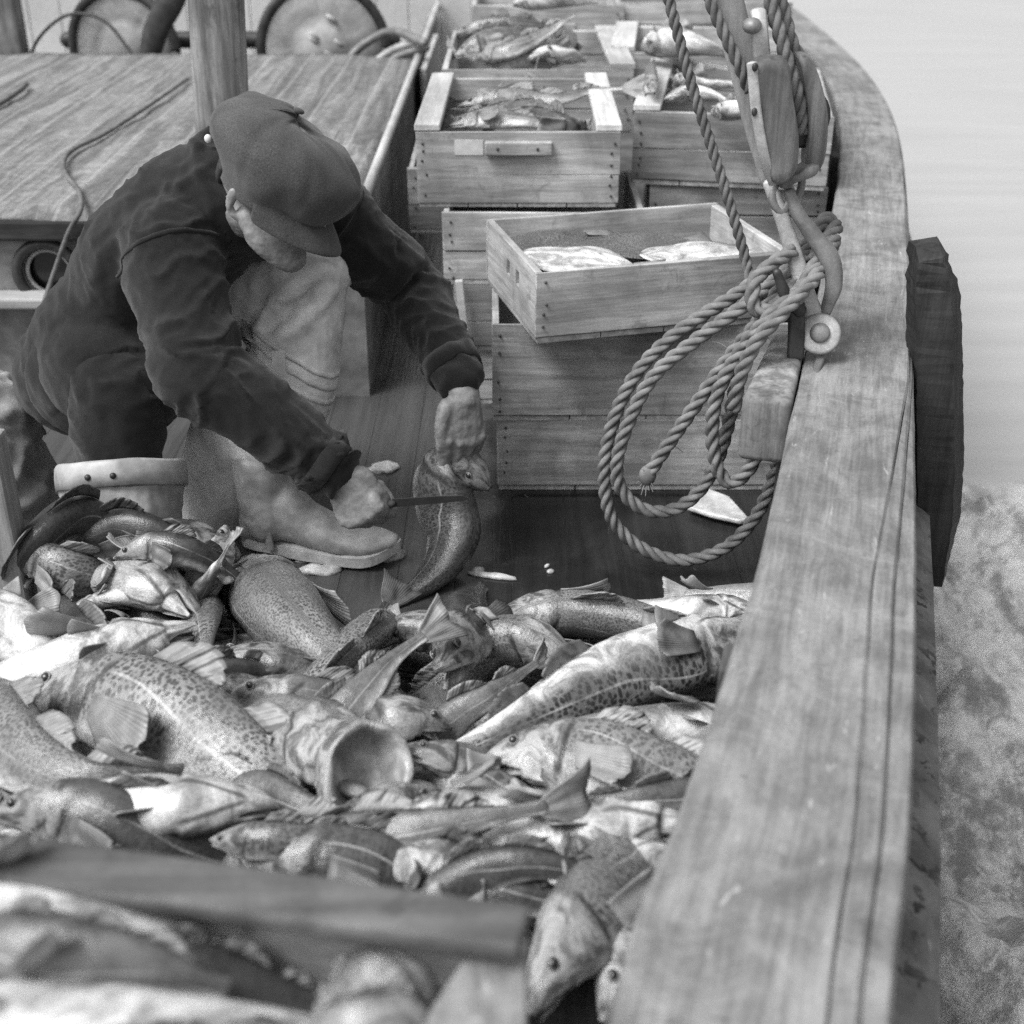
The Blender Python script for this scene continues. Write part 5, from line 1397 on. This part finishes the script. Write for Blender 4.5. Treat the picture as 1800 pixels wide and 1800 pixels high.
F_('grey bellied cod lying under the dark outstretched tail', [(1120, 1500, .04), (1060, 1488, .06), (960, 1475, .06), (840, 1485, .04), (720, 1500, .0)], .10, (0, .5, -.8), 'pale', fins='PA')
F_('pale cod with a row of dark flecks on its flank against the near rail', [(1250, 1530, .03), (1180, 1525, .05), (1090, 1540, .05), (980, 1560, .02)], .105, (.0, -.6, -.5), 'belly', fins='PA')
F_('dark finned cod lying behind the corner of the box', [(700, 1500, .06), (780, 1530, .09), (870, 1560, .10), (980, 1590, .08), (1100, 1610, .03)], .085, (.2, .6, .75), 'dark', fins='DPTE')
F_('cod marked with long pale stripes slanting down beside the box', [(935, 1790, .08), (965, 1720, .10), (1015, 1640, .10), (1065, 1570, .09), (1110, 1500, .05)], .12, (-.65, -.1, .55), 'fine', fins='DPE')
F_('pale cod with a dark back squeezed between the striped one and the rail', [(1060, 1800, .05), (1085, 1730, .07), (1110, 1650, .07), (1150, 1570, .04)], .105, (-.85, -.1, .35), 'pale', fins='DPE')
F_('blotched cod with white flecks just behind the rim of the box', [(430, 1505, .08), (500, 1505, .10), (590, 1510, .10), (700, 1535, .07), (830, 1570, .02)], .10, (.1, .6, .8), 'dark', fins='DPE')
F_('cod with pale folded skin above the box\'s rim', [(650, 1535, .07), (720, 1520, .09), (800, 1535, .09), (900, 1575, .05)], .085, (.1, .6, .6), 'pale', fins='PAE')
F_('cod with its head towards the camera and white throat showing, mid heap', [(765, 1190, .08), (790, 1165, .09), (815, 1115, .07), (830, 1065, .02), (850, 1030, -.03)], .135, (-.55, -.35, .75), 'dark', gape=30, fins='PE', hd=1.2)
F_('speckled cod under the hand held fish with a curved pale gill mark', [(660, 1140, .03), (700, 1110, .05), (760, 1115, .05), (830, 1140, .02), (900, 1170, -.03)], .12, (-.1, -.2, .95), 'fine', fins='DE')
F_('cod whose thin grey tail slants across the middle of the heap', [(520, 1330, -.02), (590, 1275, .05), (640, 1215, .11), (690, 1160, .14), (745, 1118, .16)], .10, (-.7, .2, .55), 'grey', fins='DAT')
F_('plump speckled cod with a lined side left of the slanting tail', [(690, 1090, .02), (640, 1120, .06), (575, 1180, .08), (520, 1235, .05), (460, 1290, .0)], .125, (.6, -.2, .75), 'fine', fins='DE')
F_('wide smooth speckled cod with a bare rounded back by the planted boot', [(440, 1005, -.04), (478, 1058, .04), (530, 1110, .07), (590, 1170, .06), (680, 1250, .0), (780, 1340, -.07)], .20, (-.15, -.25, .92), 'speck', fins='P', flat=.9, hd=1.25)
F_('dark speckled cod wedged head first under the wide smooth one', [(360, 1180, .05), (410, 1165, .07), (480, 1175, .06), (560, 1205, .02)], .125, (.1, -.3, .9), 'leopard', fins='DPE', hd=1.1)
F_('pointed spotted tail end sticking out between two pale cod', [(350, 1050, -.02), (355, 1090, .05), (360, 1140, .08), (372, 1190, .08)], .09, (.6, -.6, .5), 'spot', fins='')
F_('pale gutted cod spread belly up across the left of the heap', [(345, 1110, .08), (280, 1125, .09), (190, 1150, .09), (90, 1185, .07), (-30, 1225, .02)], .145, (.25, .55, -.75), 'belly', fins='PAE', gape=24, flat=.85)
F_('cod with a crumpled ribbed throat lying nose down by the turned down boot', [(345, 1085, .07), (310, 1055, .10), (255, 1025, .10), (190, 1030, .04), (120, 1060, -.02)], .15, (.5, .6, -.55), 'belly', fins='P', gape=15, hd=1.15)
F_('dark cod head with torn gills nearest the turned down boot', [(420, 985, .03), (370, 970, .07), (300, 960, .08), (230, 975, .05), (170, 1010, .0)], .13, (.2, .7, .6), 'dark', fins='PE', gape=38, hd=1.2)
F_('smooth round bellied cod cut off by the left edge of the heap', [(-60, 1080, .06), (-10, 1095, .09), (35, 1125, .09), (70, 1180, .05), (90, 1250, -.02)], .15, (-.6, .5, -.5), 'belly', fins='P')
F_('dark ribbed cod behind the smooth bellied one', [(70, 1060, .02), (110, 1085, .05), (160, 1120, .05), (230, 1165, .02)], .11, (.3, -.2, .9), 'dark', fins='DE')
F_('cod arched over with a pale stripe and dark round back by the grey post', [(180, 1000, .0), (170, 935, .09), (125, 912, .14), (70, 950, .13), (40, 1010, .08), (20, 1070, .02)], .115, (.35, .1, .9), 'dark', fins='D')
F_('dark cod lying between the boot and the ribbed throat', [(150, 1005, .02), (200, 1060, .03), (260, 1090, .03), (330, 1110, .0)], .10, (.0, -.3, .9), 'dark', fins='E')
F_('crumpled pale cod head in the hollow right of the slanting tail', [(790, 1290, .03), (740, 1265, .06), (690, 1270, .06), (640, 1300, .02)], .105, (.2, .55, .6), 'grey', fins='PE', gape=30)

F_('small dark cod lying across the torn dark head by the boot', [(200, 985, .11), (260, 962, .13), (330, 972, .12), (395, 1005, .07)], .07, (0, .4, .9), 'dark', fins='DPE', gape=20)
F_('narrow grey cod with its tail lifted beside the planted boot', [(330, 1065, .05), (360, 1025, .09), (385, 990, .11), (402, 958, .13)], .06, (.6, 0, .6), 'grey', fins='DT')
F_('dark backed cod leaning against the front of the turned down boot', [(110, 1010, .02), (160, 960, .08), (215, 935, .10), (280, 950, .09), (340, 1000, .03)], .11, (.0, .1, .95), 'dark', fins='DPE')
F_('pale cod jammed nose up between the boots', [(400, 925, .10), (385, 965, .08), (360, 1020, .06), (330, 1075, .02)], .085, (-.7, -.3, .4), 'pale', fins='PE', gape=26)
F_('speckled cod at the top left of the heap next to the arched one', [(0, 1000, .08), (60, 985, .10), (130, 1010, .09), (200, 1040, .04)], .10, (.1, .2, .9), 'fine', fins='DPE')
F_('short pale belly strip between the arched cod and the ribbed throat', [(110, 1085, .09), (165, 1060, .11), (215, 1050, .11), (260, 1065, .08)], .06, (0, .6, -.5), 'belly', fins='P')
F_('dark wet cod squeezed between the gutted cod and the big spotted one', [(290, 1172, .08), (370, 1186, .10), (450, 1186, .07), (520, 1200, .03)], .07, (.1, .2, .9), 'dark', fins='DE')
F_('little pale throated cod just right of the gaping mouth', [(712, 1312, .11), (745, 1325, .11), (800, 1340, .08), (850, 1350, .04)], .07, (0, .7, .4), 'pale', fins='PE', gape=22)
F_('grey tail end poking up between the speckled hump and the longest cod', [(800, 1262, .03), (850, 1230, .06), (900, 1195, .08), (945, 1165, .09)], .075, (-.3, .3, .8), 'grey', fins='DT')
F_('slim grey cod lying across the pile beside the rail, below the toothed jaw', [(1240, 1400, .09), (1150, 1405, .11), (1060, 1410, .11), (990, 1398, .10)], .065, (0, .4, .9), 'grey', fins='DAT')
F_('thin dark cod over the striped one, its tail towards the rail', [(860, 1530, .12), (930, 1520, .13), (1010, 1532, .12), (1090, 1562, .08)], .065, (0, .4, .9), 'dark', fins='DAT')
F_('thin speckled cod pressed along the back of the box', [(370, 1478, .10), (460, 1480, .12), (560, 1482, .11), (650, 1475, .09)], .06, (0, .4, .9), 'fine', fins='DE')

# ---- buried fish filling the heap underneath
random.seed(21)
for k in range(36):
    px = random.uniform(-60, 1180 if k % 3 else 1250); py = random.uniform(1110, 1620)
    if px < 900 and py > 1560: py = 1200 + random.uniform(0, 250)
    lim = 1340 - (py - 1030) * .33 - 60
    px = min(px, lim)
    c = pz(px, py, random.uniform(.035, .07)); a = random.uniform(0, 6.28); L = random.uniform(.34, .48)
    d = V((math.cos(a), math.sin(a), random.uniform(-.05, .05))); sid = V((-d.y, d.x, 0)) * random.uniform(-.05, .05)
    A, B = c - d * L / 2, c + d * L / 2
    ok = all(q.y > .95 and q.x < .05 + .30 * (q.y - .35) for q in (A, B)) and (A.y < 2.1 and B.y < 2.1)
    if not ok:
        d = V((.95, .3, 0)).normalized(); A, B = c - d * L * .6, c + d * L * .4
        A.x, B.x = min(A.x, .02 + .3 * (A.y - .35)), min(B.x, .02 + .3 * (B.y - .35))
    fish('cod buried in the heap, only slivers of its skin showing between the upper fish', [A, c + sid, B], random.uniform(.085, .12), (random.uniform(-.6, .6), random.uniform(-.6, .3), random.uniform(-.4, 1)), random.choice(['fine', 'dark', 'grey', 'spot', 'pale']), fins='T', group='cod buried in the heap')
random.seed(5)

# ---- the cod being gutted in his left hand
fish('limp cod held up by its head in the man\'s left hand, throat being cut', [pY(862, 860, 2.33), pY(832, 835, 2.345), pY(797, 818, 2.36), pY(778, 848, 2.345), pY(786, 900, 2.325), pY(796, 945, 2.29), pY(772, 1000, 2.24), pY(715, 1050, 2.18), pY(640, 1092, 2.10)], .150, (.66, -.45, .55), 'dark', group='cod in the man\'s hand', fins='E', gape=4, flat=.8, pec=.9, limp=False, hd=1.12)

bpy.data.objects[[o.name for o in bpy.data.objects if o.get('group') == 'cod in the man\'s hand'][0]].color = (.85, .4, .25, .8)

# ---- scraps on the deck
def scrap(x, y, w, d_, h, label, rot=0):
    c = pz(x, y, h * .4); M_ = Matrix.Rotation(rot, 3, 'Z')
    v, f = ball((0, 0, 0), (w, d_, h), None, 26, 12)
    v = [M_ @ (p * (1 + .35 * noise.noise(p * 45 + c * 9) + .18 * noise.noise(p * 120 + c * 3))) + c for p in v]
    o = mk('fish_scrap', (v, f), MAT['scrap'], None, org=c); tag(o, label, 'scrap', 'fish scraps on the deck')
scrap(560, 1002, .042, .016, .012, 'flat pale oval scrap of liver on the dark deck before the boot')
scrap(540, 982, .022, .012, .010, 'small lump of gut just behind the pale oval scrap')
scrap(455, 990, .040, .032, .016, 'ragged pale scrap of fish under the boot heel')
scrap(470, 962, .030, .014, .012, 'thin scrap of fish flattened beneath the boot sole')
scrap(690, 978, .034, .012, .010, 'slanting pale scrap beyond the toe of the boot', .5)
scrap(615, 972, .010, .007, .006, 'tiny white crumb of fish under the toe of the boot')
scrap(865, 1012, .045, .009, .007, 'long thin string of white gut on the wet deck', -.25)
scrap(840, 1003, .014, .010, .009, 'white blob at the left end of the string of gut')
scrap(968, 1005, .008, .006, .005, 'white speck on the wet deck, the nearer of a pair', .3)
scrap(962, 995, .008, .004, .004, 'white speck on the wet deck, the farther of a pair', .9)
scrap(820, 1052, .007, .006, .005, 'white speck on the deck beside the hand held cod\'s tail')
scrap(675, 822, .040, .026, .010, 'smooth pale oval skin lying on the deck between man and crates', .5)
scrap(395, 1075, .022, .02, .012, 'pale square scrap among the heads by the spotted tail end')
# pale fish scrap board by the rail
b = MB(); o1 = [pz(1205, 897, .012), pz(1235, 862, .012), pz(1282, 880, .012), pz(1318, 920, .012), pz(1300, 923, .012), pz(1250, 912, .012)]
fl = mk('flatfish', prism(o1, (0, 0, .012)), MAT['scrap'], None, False, org=o1[0]); bevel(fl, .005, 3); tag(fl, 'pale flat fish piece lying on the deck inside the lowest rope loop', 'fish piece')

# ---- fish lying in the crates
def C_(label, pts, z, h, dors, look, Y=None, **k):
    W = [pz(x, y, z + dz) if Y is None else pY(x, y, Y) for x, y, dz in pts]
    k.setdefault('group', 'fish lying in the crates'); k.setdefault('fins', 'DPTE')
    return fish(label, W, h, dors, look, **k)
zA = .66
C_('long pale cod lying across the front of the handled crate', [(790, 222, .0), (850, 212, .01), (930, 215, .01), (1010, 226, -.01)], zA, .075, (0, .7, .5), 'pale')
C_('grey cod at the left of the handled crate', [(1000, 205, .01), (930, 195, .02), (850, 200, .02), (795, 210, .0)], zA, .07, (0, .4, .9), 'grey')
C_('cod curled at the back of the handled crate with its tail over the side', [(800, 190, -.02), (880, 172, .01), (970, 178, .02), (1040, 160, .04), (1095, 155, .055)], zA, .065, (.1, .5, .8), 'pale')
C_('small dark mottled cod by the right rail of the handled crate', [(1030, 218, .0), (1000, 222, .015), (950, 205, .02), (900, 190, .0)], zA, .06, (.0, .3, .9), 'dark')
C_('cod lying deep along the back board of the handled crate', [(1030, 165, -.03), (950, 160, -.01), (860, 172, -.01), (800, 180, -.03)], zA, .07, (0, .4, .9), 'fine')
zB = .69
C_('cod with its head raised at the left of the long railed crate', [(800, 100, .0), (850, 75, .04), (905, 60, .05), (940, 70, .02)], zB, .09, (-.2, .4, .8), 'grey')
C_('slender cod slanting across the long railed crate, tail pointing up', [(830, 105, .02), (890, 92, .05), (940, 70, .08), (985, 42, .12), (1010, 26, .15)], zB, .07, (-.2, .5, .8), 'grey', fins='DA')
C_('mottled cod low in the front of the long railed crate', [(1010, 105, .0), (950, 106, .02), (880, 108, .02), (800, 95, .0)], zB, .08, (0, .3, .9), 'fine')
C_('dark cod at the right side of the long railed crate', [(985, 60, .01), (1005, 80, .03), (990, 105, .02)], zB, .08, (.4, .2, .8), 'dark', fins='PE')
C_('pale cod lump in the middle of the long railed crate', [(920, 110, .02), (960, 95, .045), (1000, 100, .04), (1030, 108, .0)], zB, .07, (0, .4, -.7), 'belly', fins='P')
C_('cod at the back of the long railed crate', [(800, 60, .0), (860, 45, .03), (930, 45, .03), (1000, 55, .0)], zB, .075, (0, .3, .9), 'dark', fins='DE')
zD = .67
C_('white fish at the near left of the crate of split fish', [(1165, 178, .02), (1210, 165, .035), (1260, 172, .035), (1300, 195, .01)], zD, .07, (0, .5, -.8), 'belly', fins='P')
C_('white split fish across the middle of the crate of split fish', [(1180, 140, .01), (1230, 150, .03), (1290, 150, .04), (1340, 165, .03)], zD, .07, (.1, .5, -.8), 'belly', fins='P')
C_('white split fish by the front right corner of the crate of split fish', [(1250, 200, .02), (1300, 195, .05), (1350, 200, .05), (1400, 215, .02)], zD, .07, (.1, .4, -.8), 'belly', fins='P')
C_('grey cod at the back of the crate of split fish', [(1150, 110, .01), (1210, 115, .03), (1280, 120, .03)], zD, .08, (0, .3, .8), 'pale', fins='P')
C_('pale cod laid over the left rail of the crate of split fish', [(1150, 165, .06), (1145, 135, .07), (1150, 105, .06)], zD, .06, (-.3, .2, .9), 'grey', fins='')
C_('one big white fish filling the far crate beside the rail', [(1130, 85, .02), (1180, 76, .05), (1240, 85, .05), (1290, 100, .02)], .72, .12, (0, .4, -.9), 'belly', fins='P', flat=1.0)
C_('cod barely showing over the front of the farthest crate', [(900, 8, .0), (980, 2, .02), (1050, 6, .0)], .80, .08, (0, .3, -.8), 'belly', fins='')
# flatfish in the thin walled crate
def flatfish(label, c, L, Wd, rot, tilt, look):
    M_ = Matrix.Rotation(rot, 3, 'Z') @ Matrix.Rotation(tilt, 3, 'X'); c = V(c); vs, sk, sz = [], [], []
    nu, nv = 40, 24
    for side_ in (1, -1):
        for i in range(nu + 1):
            u = i / nu; w = Wd * (math.sin(math.pi * min(1, u * 1.02) ** .85) ** .75 if u < .97 else .08)
            for j in range(nv + 1):
                v = j / nv * 2 - 1; th = .006 * (1 - v * v) ** .6 * math.sin(math.pi * max(.02, min(.98, u))) ** .5
                p = V(((u - .5) * L, v * w / 2, side_ * th * (1 if side_ > 0 else .4) + .012 * noise.noise(V((u * 3, v * 1.6, L * 9)))))
                vs.append(M_ @ p + c); sk.append((.3 + .6 * u, .1 if (look == 'dark') == (side_ > 0) else .98)); sz.append((u * L, v * Wd))
    o2 = (nu+1) * (nv+1); fs = []
    for i in range(nu):
        for j in range(nv):
            a = i*(nv+1)+j; q = (a, a+nv+1, a+nv+2, a+1); fs.append(q); fs.append(tuple(o2+k for k in q[::-1]))
    for i in range(nu):
        for j in (0, nv):
            a = i*(nv+1)+j; fs.append((a, o2+a, o2+a+nv+1, a+nv+1) if j == 0 else (a, a+nv+1, o2+a+nv+1, o2+a))
    o = mk('flatfish', (vs, fs), MAT['cod'], None, True, {'skin': sk, 'size': sz}, org=c); o.color = (.55, .2, .3, 1) if look == 'dark' else (.2, .3, .7, 0)
    tag(o, label, 'flatfish', 'flatfish in the thin walled crate')
    g = []
    for q in range(7):
        w = (q / 6 - .5) * 2; g.append([M_ @ V((L * .47 + .06 * r / 3, w * (.012 + .035 * r / 3), .002)) for r in range(4)])
    uv = [(i / 6, j / 3) for i in range(7) for j in range(4)] * 2
    f = mk('tail_fin', sheet(g, .002), MAT['fin'], o, True, {'skin': uv}); f.color = o.color
zH = .497
flatfish('white side up flatfish with a curled edge at the left of the thin walled crate', pz(1015, 458, zH + .015), .26, .15, -.35, .14, 'white')
flatfish('white side up flatfish bowed up at the right of the thin walled crate', pz(1225, 448, zH + .02), .25, .135, .1, .14, 'white')
flatfish('dark side up flatfish at the back of the thin walled crate', pz(1105, 430, zH + .004), .28, .18, .2, .05, 'dark')
flatfish('dark side up flatfish lying under the white ones at the front', pz(1120, 468, zH - .02), .32, .18, .1, .0, 'dark')
flatfish('dark flatfish tucked into the right end of the thin walled crate', pz(1330, 440, zH - .005), .26, .17, -.3, -.1, 'dark')
flatfish('dark flatfish low in the left end of the thin walled crate', pz(960, 425, zH + .006), .24, .16, .6, .1, 'dark')

# ================================================================ the near box with its blurred load
bx = empty('gutting_box', (0, .9, 0)); tag(bx, 'big wooden box of fish close to the camera in the lower left corner', 'box'); bo_ = V((0, .9, 0))
rz_ = .62
cA, cB = pz(933, 1588, rz_), pz(-120, 1440, rz_)
bd_ = (cB - cA).normalized(); bn = V((bd_.y, -bd_.x, 0))
if bn.y > 0: bn = -bn                      # towards the camera
def plank(name, pts, h, mat, bev=.005):
    b = MB(); b.add(prism([p - bo_ for p in pts], (0, 0, -h))); return bevel(mk(name, b.vf, MAT[mat], bx, False), bev, 3)
plank('rim', [cA + V((0, 0, 0)), cB + bd_ * .5, cB + bd_ * .5 + bn * .068, cA + bn * .045], .016, 'rail_x')
plank('back_panel', [cA + bn * .006 + V((0, 0, -.026)), cB + bd_ * .5 + bn * .006 + V((0, 0, -.026)), cB + bd_ * .5 + bn * .022 + V((0, 0, -.026)), cA + bn * .022 + V((0, 0, -.026))], .54, 'crate_x')
e1, e2, e3, e4 = pz(930, 1640, rz_ - .03), pz(925, 1830, rz_ - .03), pz(715, 1830, rz_ - .03), pz(835, 1650, rz_ - .03)
plank('side_board', [e1, e2, e3, e4], .022, 'rail')
plank('side_panel', [e1 + V((-.004, 0, -.024)), e2 + V((-.004, 0, -.024)), e2 + V((-.03, 0, -.024)), e1 + V((-.03, 0, -.024))], .52, 'crate_y')
q = [pz(-200, 1480, .05), pz(925, 1620, .05), pz(900, 1900, .05), pz(-300, 1900, .05)]
b = MB()
B0, B1 = cB + bd_ * .5 + bn * .032, cA + bn * .032
b.add(prism([V((p.x, p.y, .02)) - bo_ for p in (B0, B1, B1 + bn * .5, B0 + bn * .5)], (0, 0, .02))); mk('bottom', b.vf, MAT['crate_x'], bx, False)
def G_(label, pts, z, h, dors, look, **k):
    W = [pz(x, y, z + dz) for x, y, dz in pts]; k.setdefault('fins', 'DPE')
    return fish(label, W, h, dors, look, group='fish in the near box', **k)
G_('big blurred cod with a white belly just inside the box\'s far rim', [(-180, 1600, .0), (0, 1615, .02), (180, 1625, .02), (340, 1640, .0), (520, 1665, -.04)], 0.56, .125, (0, .7, -.6), 'belly', fins='PA')
G_('blurred grey cod lying across the middle of the box', [(250, 1700, .0), (380, 1715, .01), (520, 1735, .0), (690, 1760, -.03)], 0.50, .11, (.2, .5, .7), 'grey')
G_('blurred dark cod with a pale fin in front of the white bellied one', [(-100, 1700, .03), (80, 1695, .05), (250, 1700, .05), (400, 1740, .02)], 0.55, .10, (0, .3, .9), 'grey', pec=1.3)
G_('blurred pale cod head raised near the box\'s corner', [(760, 1690, .02), (710, 1725, .02), (630, 1770, .01), (520, 1810, -.01)], 0.52, .10, (.2, .5, .6), 'pale', gape=20)
G_('blurred white bellied cod along the bottom edge', [(-150, 1800, .02), (50, 1805, .04), (250, 1800, .04), (450, 1790, .02), (600, 1800, .0)], 0.55, .12, (0, .6, -.6), 'belly', fins='PA')
G_('blurred cod lying against the box\'s right hand board', [(730, 1790, .01), (680, 1820, .02), (600, 1850, .02), (480, 1880, .0)], 0.55, .10, (.4, .4, .6), 'pale')
G_('blurred cod lower down between the others in the box', [(150, 1760, .0), (300, 1760, .01), (450, 1770, .0), (620, 1790, -.02)], 0.53, .12, (0, .4, .8), 'dark')
